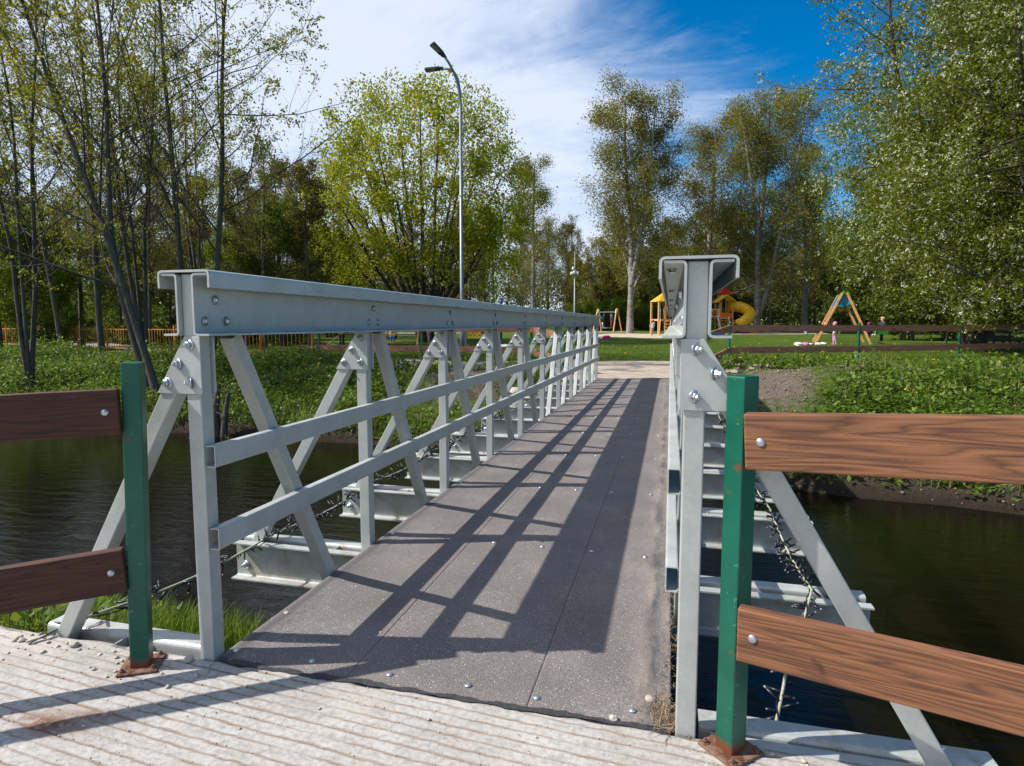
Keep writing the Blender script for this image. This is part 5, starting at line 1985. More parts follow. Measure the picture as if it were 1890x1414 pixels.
# --- maple in fresh leaf
def maple():
    rg = np.random.default_rng(21)
    stems = []
    ns = 19
    for k in range(ns):
        a = k * 2.39996 + rg.uniform(-0.15, 0.15)
        el = math.asin(0.985 - 0.90 * (k / (ns - 1)) ** 0.9)
        cx, cy = math.cos(a), math.sin(a)
        rr_, zz_ = 6.1 * math.cos(el), 6.2 + 8.2 * math.sin(el) * rg.uniform(0.9, 1.02)
        stems.append(([(cx * 0.25, cy * 0.25, -0.3), (cx * 0.45, cy * 0.45, 1.1), (cx * (0.3 + rr_ * 0.34), cy * (0.3 + rr_ * 0.34), zz_ * 0.36), (cx * rr_ * 0.72, cy * rr_ * 0.72, zz_ * 0.70), (cx * rr_, cy * rr_, zz_)], rg.uniform(0.10, 0.19), 0.03))
    V, Q, lv = tree_mesh(stems, [
        dict(cnt=12, t0=0.22, t1=1.0, ang=46, asd=10, len=0.27, n=6, wig=0.12, trop=0.03, sides=5, rr=0.42, prof=lambda t: 1.15 - 0.55 * t),
        dict(cnt=7, t0=0.25, t1=1.0, ang=44, asd=13, len=0.45, n=4, wig=0.15, trop=0.02, sides=4, rr=0.45, rmin=0.006),
        dict(cnt=4, t0=0.3, t1=1.0, ang=46, asd=14, len=0.5, n=2, wig=0.2, trop=0.0, sides=3, rr=0.45, rmin=0.004)], rg)
    C = along(lv[-1][0], 17, rg, 0.22, 0.2)
    e = np.sqrt((C[:, 0] / 7.2) ** 2 + (C[:, 1] / 7.2) ** 2 + ((C[:, 2] - 8.4) / 8.3) ** 2)
    e = e + 0.05 * vnoise(C[:, 0] + C[:, 2] * 0.7, C[:, 1], 0.7, 3)
    hole = vnoise(C[:, 0] * 1.1 + C[:, 2] * 0.8, C[:, 1] * 1.1 - C[:, 2] * 0.5, 0.8, 9)
    keep = (e < 1.0) & (rg.uniform(0, 1, len(C)) < 0.12 + 0.88 * ss(0.42, 0.80, e)) & (hole + rg.normal(0, 0.3, len(C)) > -0.42) & (C[:, 2] > 3.0 + 1.6 * rg.uniform(0, 1, len(C))) & ~((np.hypot(C[:, 0], C[:, 1]) < 4.0) & (C[:, 2] < 7.5) & (rg.uniform(0, 1, len(C)) < 0.8))
    C = C[keep]
    # leafy shoots fill the rounded outline of the crown
    nc = 1150
    u = nrm(rg.normal(0, 1, (nc, 3)))
    q = rg.uniform(0.55, 0.97, nc) ** 0.7
    K = u * q[:, None] * np.array([7.1, 7.1, 8.0]) + np.array([0, 0, 8.4])
    rK = np.hypot(K[:, 0], K[:, 1])
    K = K[(K[:, 2] > 4.6 - 0.25 * rK + rg.uniform(-0.6, 0.6, len(K))) & ~((rK < 4.2) & (K[:, 2] < 8.0))]
    K += 0.35 * np.stack([vnoise(K[:, 1], K[:, 2], 0.5, k) for k in (1, 2, 3)], 1)
    F = np.repeat(K, 30, axis=0) + rg.normal(0, 0.34, (len(K) * 30, 3)) * np.array([1, 1, 0.7])
    C = np.concatenate([C[rg.uniform(0, 1, len(C)) < 0.7], F])
    LV, LQ = leaves(C, 0.155, 0.135, rg, 0.35, 0.2)
    return np_mesh('trunk', V, Q, [M['bark_m']], True), np_mesh('crown', LV, LQ, [M['leaf_m']])


mp_ = maple()
plant_tree('maple_tree', *mp_, on_ground(784, 38.5), 0.3, 'large round-crowned maple in fresh yellow-green leaf behind the lamp', None, 1.0)

# --- birches
def birch(seed, h, stems, cnt=24, ll=0.13, prof=None):
    rg = np.random.default_rng(seed)
    V, Q, lv = tree_mesh(stems, [
        dict(cnt=cnt, t0=0.14, t1=0.99, ang=46, asd=9, len=0.30, n=6, wig=0.08, trop=0.02, sides=4, rr=0.34, prof=prof or (lambda t: 1.2 - 0.95 * t)),
        dict(cnt=8, t0=0.2, t1=1.0, ang=44, asd=14, len=0.42, n=4, wig=0.12, trop=-0.04, sides=3, rr=0.45, rmin=0.008),
        dict(cnt=7, t0=0.25, t1=1.0, ang=40, asd=14, len=0.60, n=2, wig=0.12, trop=-0.35, sides=3, rr=0.45, rmin=0.006)], rg)
    C = along(lv[-1][0], 17, rg, 0.38, 0.0)
    LV, LQ = leaves(C, ll * 1.12, ll * 0.72, rg, 0.6)
    return np_mesh('trunk', V, Q, [M['bark_b']], True), np_mesh('crown', LV, LQ, [M['leaf_b']])


bi1 = birch(31, 21, [([(0, 0, -0.3), (0.1, 0, 5), (0, 0.1, 10), (-0.5, 0, 16), (-0.7, 0.1, 21.5)], 0.27, 0.04),
                     ([(0, 0, 4.5), (0.5, 0, 8), (1.2, 0.1, 12), (1.5, 0.1, 16.5), (1.7, 0.1, 20.5)], 0.2, 0.04)], 26, 0.14, lambda t: 1.15 - 0.65 * t)
bi2 = birch(32, 20, [(up_stem(20.5, (0.4, 0), 0.35, np.random.default_rng(9)), 0.26, 0.04)], 30)
bi3 = birch(33, 22, [([(0, 0, -0.3), (0.0, 0, 4), (-0.2, 0.1, 10), (-1.0, 0, 15), (-1.6, 0.1, 20)], 0.25, 0.04),
                     ([(0.1, 0, 1.5), (0.9, 0, 5), (1.6, 0.1, 10), (2.6, 0.1, 16), (3.1, 0.1, 21.5)], 0.2, 0.04),
                     ([(0.0, 0.1, 3), (0.3, 0.6, 8), (0.6, 0.9, 13), (0.8, 1.1, 18.0), (0.9, 1.1, 21.5)], 0.2, 0.04)], 22, 0.14, lambda t: 1.1 - 0.55 * t)
plant_tree('birch_tree', *bi1, on_ground(1163, 58), 0.0 + PSI, 'tall double-topped birch behind the small climbing tower', None, 1.0).scale = (1.180, 1.180, 1.000)
plant_tree('birch_tree', *bi2, on_ground(1302, 64), 0.9, 'narrow birch standing between the two larger birches', None, 1.0).scale = (1.500, 1.500, 1.000)
plant_tree('birch_tree', *bi3, on_ground(1396, 60), PSI, 'tall many-stemmed white-barked birch behind the tube slide', None, 1.02).scale = (1.275, 1.275, 1.020)
plant_tree('birch_tree', *bi2, on_ground(985, 74), 2.1, 'hazy grey birch showing past the right side of the maple', None, 0.95).scale = (1.235, 1.235, 0.950)
plant_tree('birch_tree', *bi2, on_ground(1486, 66), 2.6, 'dark-trunked birch between the tube slide and the timber swing', None, 0.9).scale = (1.260, 1.260, 0.900)
# low willow-green bush in front of the double birch
rg = np.random.default_rng(34)


def bush(seed, rx, hgt, n_st, mat, ll=0.13, m=10, bark='bark_f', cnt=(10, 7)):
    rg = np.random.default_rng(seed)
    st = []
    for k in range(n_st):
        a = rg.uniform(0, 2 * PI)
        sp = rx * rg.uniform(0.1, 0.85)
        hh = hgt * rg.uniform(0.6, 1.0)
        st.append(([(math.cos(a) * 0.2, math.sin(a) * 0.2, -0.2), (math.cos(a) * sp * 0.5, math.sin(a) * sp * 0.5, hh * 0.5), (math.cos(a) * sp, math.sin(a) * sp, hh)], 0.03 * hgt / 3 + 0.02, 0.01))
    V, Q, lv = tree_mesh(st, [
        dict(cnt=cnt[0], t0=0.05, t1=1.0, ang=48, asd=14, len=0.36, n=4, wig=0.15, trop=0.0, sides=3, rr=0.45, prof=lambda t: 1.1 - 0.5 * t),
        dict(cnt=cnt[1], t0=0.2, t1=1.0, ang=48, asd=16, len=0.5, n=3, wig=0.2, trop=-0.02, sides=3, rr=0.45, rmin=0.004)], rg, 5)
    C = along(lv[-1][0], m, rg, 0.10, 0.15)
    LV, LQ = leaves(C, ll, ll * 0.65, rg, 0.2)
    return np_mesh('trunk', V, Q, [M[bark]], True), np_mesh('crown', LV, LQ, [M[mat]]), C


b1 = bush(41, 3.2, 8.0, 12, 'leaf_b', 0.16, 16)
plant_tree('willow_bush', b1[0], b1[1], on_ground(1112, 82), 0, 'rounded olive willow left of the double-topped birch', None, 1.5, 'bush')
hb = bush(42, 1.5, 2.6, 12, 'leaf_f3', 0.13, 12)
for i, (px, D, sc_, lb) in enumerate([
        (1062, 74.5, 1.1, 'leftmost fresh green hedge bush behind the slim lamp'), (1085, 74.5, 1.2, 'hedge bush directly left of the nest swing'),
        (1108, 74.5, 1.3, 'hedge bush behind the left swing legs'), (1132, 74.5, 1.35, 'hedge bush behind the girl on the nest swing'),
        (1152, 74.5, 1.3, 'hedge bush behind the right swing legs'), (1186, 74.5, 1.25, 'hedge bush right of the double birch trunk'),
        (1212, 74.5, 1.35, 'hedge bush behind the small climbing tower'), (1238, 74.5, 1.3, 'rightmost hedge bush, beside the right top rail')]):
    plant_tree('hedge_bush', hb[0], hb[1], on_ground(px, D), i * 0.9, lb, 'fresh green hedge behind the nest swing', sc_, 'bush')
# gnarled bare apple tree behind the right rail end
rg = np.random.default_rng(51)
V, Q, lv_ = tree_mesh([([(0, 0, -0.3), (0.1, 0, 1.8), (-0.8, 0.2, 3.4), (-2.0, 0.3, 4.6)], 0.2, 0.06), ([(0, 0, 1.2), (0.8, 0.2, 2.8), (1.9, 0.2, 4.0), (3.1, 0.4, 4.9)], 0.16, 0.05),
                       ([(0, 0, 1.4), (0.2, -0.5, 3.0), (0.3, -0.9, 5.4)], 0.14, 0.04)], [
    dict(cnt=12, t0=0.2, t1=1.0, ang=60, asd=18, len=0.42, n=6, wig=0.28, trop=0.05, sides=4, rr=0.5),
    dict(cnt=8, t0=0.1, t1=1.0, ang=60, asd=20, len=0.45, n=5, wig=0.3, trop=0.04, sides=3, rr=0.5, rmin=0.008),
    dict(cnt=6, t0=0.1, t1=1.0, ang=55, asd=20, len=0.5, n=3, wig=0.3, trop=0.02, sides=3, rr=0.5, rmin=0.006)], rg)
LV, LQ = leaves(along(lv_[-1][0], 1, rg, 0.05), 0.09, 0.06, rg)
plant_tree('apple_tree', np_mesh('trunk', V, Q, [M['bark_m']], True), np_mesh('crown', LV, LQ, [M['leaf_b']]), on_ground(1288, 56), 0.4, 'gnarled bare-branched apple tree behind the right top rail', None, 1.35)

# --- bird cherry in blossom on the right
def bird_cherry():
    rg = np.random.default_rng(61)
    stems = []
    for k in range(11):
        a = k / 11 * 2 * PI + rg.uniform(-0.3, 0.3)
        sp = rg.uniform(3.0, 5.8) if k % 2 else rg.uniform(0.5, 2.8)
        hh = rg.uniform(13.0, 17.0)
        c_, s_ = math.cos(a), math.sin(a)
        stems.append(([(c_ * 0.3, s_ * 0.3, -0.3), (c_ * 0.6, s_ * 0.6, 2.2), (c_ * sp * 0.55, s_ * sp * 0.55, hh * 0.45), (c_ * sp * 0.9, s_ * sp * 0.9, hh * 0.75), (c_ * sp, s_ * sp, hh)], rg.uniform(0.12, 0.20), 0.03))
    V, Q, lv = tree_mesh(stems, [
        dict(cnt=20, t0=0.10, t1=1.0, ang=62, asd=12, len=0.34, n=6, wig=0.10, trop=-0.015, sides=4, rr=0.4, prof=lambda t: 1.05 - 0.45 * t),
        dict(cnt=9, t0=0.2, t1=1.0, ang=46, asd=14, len=0.40, n=5, wig=0.12, trop=-0.07, sides=3, rr=0.45, rmin=0.006),
        dict(cnt=4, t0=0.2, t1=1.0, ang=44, asd=14, len=0.5, n=2, wig=0.15, trop=-0.16, sides=3, rr=0.5, rmin=0.004)], rg)
    P = lv[-1][0]
    C = along(P, 21, rg, 0.15, 0.1)
    C = C[C[:, 2] > 0.5]
    nc = 1500
    u = nrm(rg.normal(0, 1, (nc, 3)))
    q = rg.uniform(0.5, 1.0, nc) ** 0.6
    K = u * q[:, None] * np.array([6.9, 6.9, 8.2]) + np.array([0, 0, 8.6])
    K += 0.5 * np.stack([vnoise(K[:, 1], K[:, 2], 0.45, k) for k in (1, 2, 3)], 1)
    K = K[(K[:, 2] > 0.9) & (vnoise(K[:, 0] * 1.2 + K[:, 2] * 0.4, K[:, 1] * 1.2 - K[:, 2] * 0.7, 0.55, 8) > -0.38)]
    F = np.repeat(K, 34, axis=0) + rg.normal(0, 0.30, (len(K) * 34, 3)) * np.array([0.8, 0.8, 1.35])
    F = F[F[:, 2] > 0.4]
    C = np.concatenate([C[rg.uniform(0, 1, len(C)) < 0.72], F])
    LV, LQ = leaves(C, 0.122, 0.074, rg, 0.45, 0.12)
    # racemes: small white florets along a drooping axis
    base = along(P, 2, rg, 0.03, 0.3)
    base = np.concatenate([base[(rg.uniform(0, 1, len(base)) < 0.42) & (base[:, 2] > 1.0)], np.repeat(K[::2], 5, axis=0) + rg.normal(0, 0.30, (len(K[::2]) * 5, 3))])
    ax = nrm(rg.normal(0, 0.8, (len(base), 3)) + np.array([0, 0, -0.55]))
    nf = 7
    tt = np.linspace(0.02, 0.15, nf)
    FC = (base[:, None, :] + ax[:, None, :] * tt[None, :, None] + rg.normal(0, 0.012, (len(base), nf, 3))).reshape(-1, 3)
    FV, FQ = leaves(FC, 0.056, 0.050, rg, 0, 0.1)
    return np_mesh('trunk', V, Q, [M['bark_m']], True), np_mesh('crown', LV, LQ, [M['leaf_c']]), np_mesh('blossom', FV, FQ, [M['flower']])


bc = bird_cherry()
x, y = gp(1796, 27.5)
plant_tree('bird_cherry_tree', bc[0], bc[1], (x, y, hz(x, y)), 0.5, 'big bird cherry in white blossom filling the right edge', None, 1.0, 'tree', [('blossom', bc[2])])
x, y = gp(1965, 21.5)
plant_tree('bird_cherry_tree', bc[0], bc[1], (x, y, hz(x, y)), 3.3, 'second bird cherry mostly hidden beyond the right edge', None, 0.9, 'tree', [('blossom', bc[2])])

# --- the wood behind
def wood_tree(seed, h, stems_n, mat, bark, ll, m, dens, t0=0.3, wide=0.3, ang=46, rnd=False):
    rg = np.random.default_rng(seed)
    st = [(up_stem(h * rg.uniform(0.85, 1.0), (rg.normal(0, 0.6), rg.normal(0, 0.6)), 0.5, rg), 0.010 * h + 0.03, 0.03) for _ in range(stems_n)]
    for k, s in enumerate(st):
        ofs = rg.normal(0, 0.35, 2) * (k > 0)
        st[k] = ([(p[0] + ofs[0], p[1] + ofs[1], p[2]) for p in s[0]], s[1], s[2])
    V, Q, lv = tree_mesh(st, [
        dict(cnt=dens[0], t0=t0, t1=0.99, ang=ang, asd=12, len=wide, n=5, wig=0.12, trop=0.03, sides=3, rr=0.35, prof=(lambda t: 0.45 + 0.75 * np.sin(PI * np.clip(t * 0.95 + 0.05, 0, 1))) if rnd else (lambda t: 1.1 - 0.75 * t)),
        dict(cnt=dens[1], t0=0.15, t1=1.0, ang=45, asd=15, len=0.45, n=4, wig=0.16, trop=0.0, sides=3, rr=0.45, rmin=0.008),
        dict(cnt=dens[2], t0=0.2, t1=1.0, ang=45, asd=15, len=0.5, n=2, wig=0.2, trop=0.0, sides=3, rr=0.45, rmin=0.006)], rg, 6)
    C = along(lv[-1][0], m, rg, 0.24, 0.1)
    LV, LQ = leaves(C, ll, ll * 0.65, rg, 0.3)
    return np_mesh('trunk', V, Q, [M[bark]], True), np_mesh('crown', LV, LQ, [M[mat]])


w_dark = wood_tree(71, 13, 2, 'leaf_f1', 'bark_f', 0.27, 17, (20, 8, 4), 0.06, 0.30, 58, True)
w_olive = wood_tree(72, 17, 1, 'leaf_f2', 'bark_f', 0.20, 13, (26, 8, 4), 0.16, 0.26)
w_fresh = wood_tree(73, 12, 2, 'leaf_f3', 'bark_f', 0.22, 14, (18, 8, 4), 0.08, 0.30, 55, True)
w_bare = wood_tree(74, 18, 1, 'leaf_f2', 'bark_l', 0.16, 5, (28, 8, 5), 0.22, 0.23, 40)
kinds = {'d': (w_dark, 'dark green', 'dark_tree'), 'o': (w_olive, 'olive', 'olive_tree'), 'f': (w_fresh, 'fresh green', 'green_tree'), 'b': (w_bare, 'nearly bare', 'bare_tree')}
LOOK = {'d': 'dark leafy tree', 'o': 'tall olive-leafed tree', 'f': 'fresh green tree', 'b': 'tall nearly bare tree'}


def zone(px, D):
    far = D > (104 if 640 < px < 1140 else 91 if px > 640 else 54)
    row = 'far back' if far else 'front'
    for lim, w in ((0, 'beyond the left edge of the view'), (200, 'behind the left end of the yellow railing'), (420, 'behind the leaning twin-stemmed tree'),
                   (600, 'between slender tree and maple'), (860, 'directly behind the maple'), (1090, 'between maple and double-topped birch'),
                   (1260, 'behind the double-topped birch'), (1480, 'behind the tube slide'), (1640, 'behind the timber swing'), (1890, 'behind the blossoming bird cherry')):
        if px < lim:
            return w + (', far back' if far else ', in front')
    return 'out of frame beyond the right edge'


wr = random.Random(5)
rows = []
for px in range(-60, 640, 52):                      # behind the left bank
    rows.append((px + wr.uniform(-16, 16), wr.uniform(40, 52), wr.choice('dfobb'), wr.uniform(0.6, 0.82)))
for px in range(-80, 680, 46):
    rows.append((px + wr.uniform(-16, 16), wr.uniform(56, 72), wr.choice('obob'), wr.uniform(0.74, 0.98)))
for px in range(560, 1140, 34):                     # far side behind maple and lamp
    rows.append((px + wr.uniform(-10, 10), wr.uniform(86, 104), wr.choice('dobbo'), wr.uniform(0.72, 0.95)))
for px in range(560, 1140, 30):
    rows.append((px + wr.uniform(-10, 10), wr.uniform(108, 126), wr.choice('ddob'), wr.uniform(0.90, 1.12)))
for px in range(1150, 1760, 27):                    # behind the birches and swings
    rows.append((px + wr.uniform(-10, 10), wr.uniform(78, 92), wr.choice('ooobd'), wr.uniform(0.72, 0.98)))
for px in range(1140, 2050, 34):
    rows.append((px + wr.uniform(-10, 10), wr.uniform(92, 112), wr.choice('ddofd'), wr.uniform(0.85, 1.1)))
for px in (1560, 1615, 1668, 1722, 1790, 1860, 1925, 1990):
    rows.append((px + wr.uniform(-8, 8), wr.uniform(52, 64), wr.choice('dfd'), wr.uniform(0.62, 0.85)))
rows += [(1668, 39, 'd', 1.0), (1745, 41, 'd', 1.15), (1830, 38, 'd', 1.15), (1905, 40, 'd', 1.15)]
for px in range(-40, 620, 44):
    rows.append((px + wr.uniform(-14, 14), wr.uniform(29, 37), wr.choice('fobbo'), wr.uniform(0.42, 0.66)))
for px, D, k, s_ in rows:
    k_ = kinds[k]
    x, y = gp(px, D)
    plant_tree(k_[2], *k_[0], (x, y, hz(x, y)), wr.uniform(0, 6.28), LOOK[k] + ' ' + zone(px, D), 'wood behind the park: ' + k_[1] + ' trees', s_)


def undergrowth():
    rg = np.random.default_rng(81)
    pts = []
    for px0, px1, D0, D1, n, hh in ((-140, 640, 50, 78, 18000, 5.5), (560, 1120, 96, 128, 18000, 9.5), (1120, 2080, 84, 112, 26000, 9.5), (-140, 560, 36, 46, 9000, 3.4)):
        px = rg.uniform(px0, px1, n)
        D = rg.uniform(D0, D1, n)
        v = CD[None, :] + CR[None, :] * ((px - 945) / FPX)[:, None] - CU[None, :] * ((603.0 - 707) / FPX)
        x, y = v[:, 0] * D, v[:, 1] * D
        top = hh * np.clip(0.62 + 0.45 * vnoise(x, y, 0.22, 5) + 0.25 * vnoise(x, y, 0.6, 6), 0.12, 1.2)
        z = HT(x, y) + top * rg.uniform(0, 1, n) ** 0.75
        pts.append(np.stack([x, y, z], 1))
    C = np.concatenate(pts)
    LV, LQ = leaves(C, 0.46, 0.32, rg, 0.1)
    tag(inst('undergrowth', np_mesh('undergrowth', LV, LQ, [M['leaf_f1']])), 'dark leafy undergrowth filling the wood', kind='stuff')


undergrowth()

# ------------------------------------------------------------------ herbs, grass, flowers
def blades(C, L, W, rg, lean=0.55):
    n = len(C)
    a = rg.uniform(0, 2 * PI, n)
    d = np.stack([np.cos(a), np.sin(a), np.zeros(n)], 1)
    s = np.stack([-np.sin(a), np.cos(a), np.zeros(n)], 1)
    l = (L * rg.uniform(0.5, 1.2, n))[:, None]
    w = (W * rg.uniform(0.7, 1.3, n))[:, None]
    k = (lean * rg.uniform(0.1, 1.2, n))[:, None]
    up = np.array([[0, 0, 1.0]])
    m = C + up * l * 0.55 + d * l * k * 0.25
    e = C + up * l * (1 - 0.35 * k) + d * l * k * 0.85
    V = np.stack([C - s * w / 2, C + s * w / 2, m + s * w * 0.38, m - s * w * 0.38, e], 1).reshape(-1, 3)
    o = np.arange(n)[:, None] * 5
    return V, [o + np.array([[0, 1, 2, 3]]), o + np.array([[3, 2, 4]])]


def herbs():
    rg = np.random.default_rng(91)

    def area(x0, x1, s0, s1, n, mask):
        x = rg.uniform(x0, x1, n)
        s = rg.uniform(s0, s1, n)
        y = water_far(x) + s
        k = mask(x, y, s)
        return np.stack([x[k], y[k], HT(x[k], y[k])], 1)

    def mL(x, y, s):
        bare = np.exp(-(((x + 4.9) / 1.7) ** 2 + ((s - 3.3) / 1.5) ** 2))
        path = ss(4.2, 4.9, s) * (x > -9.5)
        return (vnoise(x, y, 0.7, 11) + 0.75 + 0.35 * rg.normal(0, 1, len(x)) - 2.2 * bare - 2 * path > 0) & (x < -2.9)

    def mR(x, y, s):
        bare = np.exp(-(((x - 2.1) / 1.15) ** 2 + ((y - 14.3) / 2.6) ** 2)) + 0.85 * np.exp(-(((x - 4.8) / 1.9) ** 2 + ((y - 15.7) / 1.2) ** 2))
        low = 1 - ss(0.5, 1.3, s)
        return vnoise(x, y, 0.8, 12) + 0.70 + 0.35 * rg.normal(0, 1, len(x)) - 2.4 * bare - 0.75 * low > 0
    B = np.concatenate([area(-30, -2.9, 0.25, 6.0, 13500, mL), area(1.3, 20, 0.15, 7.2, 11500, mR)])
    n = len(B)
    nl = 8
    big = 0.75 + 0.5 * rg.uniform(0, 1, n)
    clump = np.clip(0.75 + 0.75 * vnoise(B[:, 0], B[:, 1], 0.9, 21) + 0.35 * vnoise(B[:, 0], B[:, 1], 2.6, 22), 0.25, 1.9)
    hh = (rg.uniform(0.10, 0.36, n) * big * clump) * np.where(B[:, 0] < -7, 1.5, 1.1)
    a = rg.uniform(0, 2 * PI, (n, nl))
    rr = rg.uniform(0.02, 0.15, (n, nl)) * big[:, None]
    hz_ = hh[:, None] * rg.uniform(0.35, 1.05, (n, nl))
    C = B[:, None, :] + np.stack([np.cos(a) * rr, np.sin(a) * rr, hz_], -1)
    ax = np.stack([np.cos(a), np.sin(a), np.full_like(a, 0.25)], -1).reshape(-1, 3) * 1.6
    LV, LQ = leaves(C.reshape(-1, 3), 0.105, 0.062, rg, 0.0, 0.15, ax, 2.0)
    tag(inst('ground_cover', np_mesh('ground_cover', LV, LQ, [M['herb']])), 'dense leafy herbs covering both river banks', kind='stuff')
    kd = rg.uniform(0, 1, n) < 0.16
    DC = np.repeat(B[kd], 3, axis=0) + rg.normal(0, 0.05, (kd.sum() * 3, 3)) * np.array([1, 1, 0.1])
    DV, DQ = blades(DC, 0.42, 0.010, rg, 1.0)
    tag(inst('dead_stems', np_mesh('dead_stems', DV, DQ, [M['dry']])), 'dead pale stems standing among the bank herbs', kind='stuff')
    # dandelions among them
    k = rg.uniform(0, 1, n) < 0.012
    pts = [B[k] + np.array([0, 0, 0.30])]
    px = rg.uniform(560, 1900, 170)
    D = rg.uniform(17, 40, 170)
    v = CD[None, :] + CR[None, :] * ((px - 945) / FPX)[:, None] + CU[None, :] * (104 / FPX)
    x, y = v[:, 0] * D, v[:, 1] * D
    ok = ~((np.abs(x + 0.9) < 3.8) & (y < 21))
    pts.append(np.stack([x[ok], y[ok], HT(x[ok], y[ok]) + 0.07], 1))
    x = rg.uniform(-8.5, -5.6, 50)
    y = water_far(x) + rg.uniform(2.5, 5, 50)
    pts.append(np.stack([x, y, HT(x, y) + 0.32], 1))
    C = np.concatenate(pts)
    C = np.repeat(C, 4, axis=0) + rg.normal(0, 0.008, (len(C) * 4, 3))
    LV, LQ = leaves(C, 0.040, 0.036, rg, 0, 0.1, None, 1.5)
    tag(inst('dandelion_flowers', np_mesh('dandelion_flowers', LV, LQ, [M['dandelion']])), 'yellow dandelion flowers dotted over banks and lawn', kind='stuff')


herbs()


def grasses():
    rg = np.random.default_rng(95)
    pts, ls = [], []
    # lush grass on the near bank left of the deck
    n = 16000
    x = rg.uniform(-4.6, -2.25, n)
    y = rg.uniform(2.16, 4.0, n)
    k = (water_near(x) - y > 0.12) & (vnoise(x, y, 2.0, 3) + 0.75 + 0.4 * rg.normal(0, 1, n) - 1.3 * (x < -3.7) > 0)
    k &= ~((x > -2.45) & (y > 3.0))
    near = np.stack([x[k], y[k], HT(x[k], y[k])], 1)
    V, Q = blades(near, 0.34, 0.010, rg)
    tag(inst('near_grass', np_mesh('near_grass', V, Q, [M['blade']])), 'long green grass on the near bank left of the deck', kind='stuff')
    # coarse tufts along the far waterline, right, and a fringe of the lawn
    n = 9000
    x = rg.uniform(1.0, 16, n)
    s = rg.uniform(0.2, 2.0, n)
    k = vnoise(x, s, 1.4, 6) + 0.05 + 0.25 * rg.normal(0, 1, n) + 0.35 * ss(3, 6, x) > 0
    x, s = x[k], s[k]
    y = water_far(x) + s
    a = np.stack([x, y, HT(x, y)], 1)
    n = 2600
    x = rg.uniform(-24, -3, n)
    s = rg.uniform(0.1, 1.4, n)
    y = water_far(x) + s
    b = np.stack([x, y, HT(x, y)], 1)
    V, Q = blades(np.concatenate([a, b]), 0.40, 0.018, rg, 0.8)
    tag(inst('waterside_grass', np_mesh('waterside_grass', V, Q, [M['blade']])), 'coarse grass tufts along the far waterline', kind='stuff')
    # lawn turf near enough to show blades
    n = 42000
    px = rg.uniform(560, 1980, n)
    D = 16.5 + 16 * rg.uniform(0, 1, n) ** 1.5
    v = CD[None, :] + CR[None, :] * ((px - 945) / FPX)[:, None] + CU[None, :] * (104 / FPX)
    x, y = v[:, 0] * D, v[:, 1] * D
    ok = ~(((x + 0.9) / 3.7) ** 2 + ((y - 18.3) / 2.65) ** 2 < 1) & (y - water_far(x) > 5.0) & ~((x < -2.5) & (y < 19.3 + np.maximum(0, -x - 9) * 0.35)) & (vnoise(x, y, 0.9, 9) + 0.9 + 0.3 * rg.normal(0, 1, n) > 0)
    C = np.stack([x[ok], y[ok], HT(x[ok], y[ok])], 1)
    V, Q = blades(C, 0.085, 0.016, rg, 0.9)
    tag(inst('lawn_grass', np_mesh('lawn_grass', V, Q, [M['blade']])), 'short lawn grass beyond the bridge', kind='stuff')
    # leafy weeds beside the slab on the left and dry litter
    n = 190
    x = rg.uniform(-4.6, -3.0, n)
    y = 2.15 + rg.uniform(0, 1.2, n)
    B = np.stack([x, y, HT(x, y)], 1)
    nl = 9
    aa = rg.uniform(0, 2 * PI, (n, nl))
    rr = rg.uniform(0.02, 0.13, (n, nl))
    C = B[:, None, :] + np.stack([np.cos(aa) * rr, np.sin(aa) * rr, rg.uniform(0.04, 0.30, (n, nl))], -1)
    ax = np.stack([np.cos(aa), np.sin(aa), np.full_like(aa, 0.3)], -1).reshape(-1, 3) * 1.5
    LV, LQ = leaves(C.reshape(-1, 3), 0.085, 0.045, rg, 0.0, 0.15, ax, 2.0)
    tag(inst('bank_weeds', np_mesh('bank_weeds', LV, LQ, [M['herb']])), 'broad-leaved weeds beside the left end of the slab', kind='stuff')
    n = 1500
    x = np.concatenate([0.01 + 0.03 * rg.normal(0, 1, n // 3), 0.03 + 0.012 * rg.normal(0, 1, n - n // 3)])
    y = np.concatenate([2.08 + 0.05 * rg.normal(0, 1, n // 3), rg.uniform(2.1, 7.0, n - n // 3)])
    k = vnoise(y, x * 0, 3.1, 4) + 0.5 * rg.normal(0, 1, n) > 0.1
    k[:n // 3] = True
    C = np.stack([x[k], y[k], np.full(k.sum(), 0.004)], 1)
    LV, LQ = leaves(C, 0.045, 0.0035, rg, 0.0, 0.0, None, 3.0)
    LV[:, 2] = np.maximum(LV[:, 2], 0.003)
    tag(inst('dry_litter', np_mesh('dry_litter', LV, LQ, [M['dry']])), 'dry stalks and litter along the right deck edge', kind='stuff')


grasses()

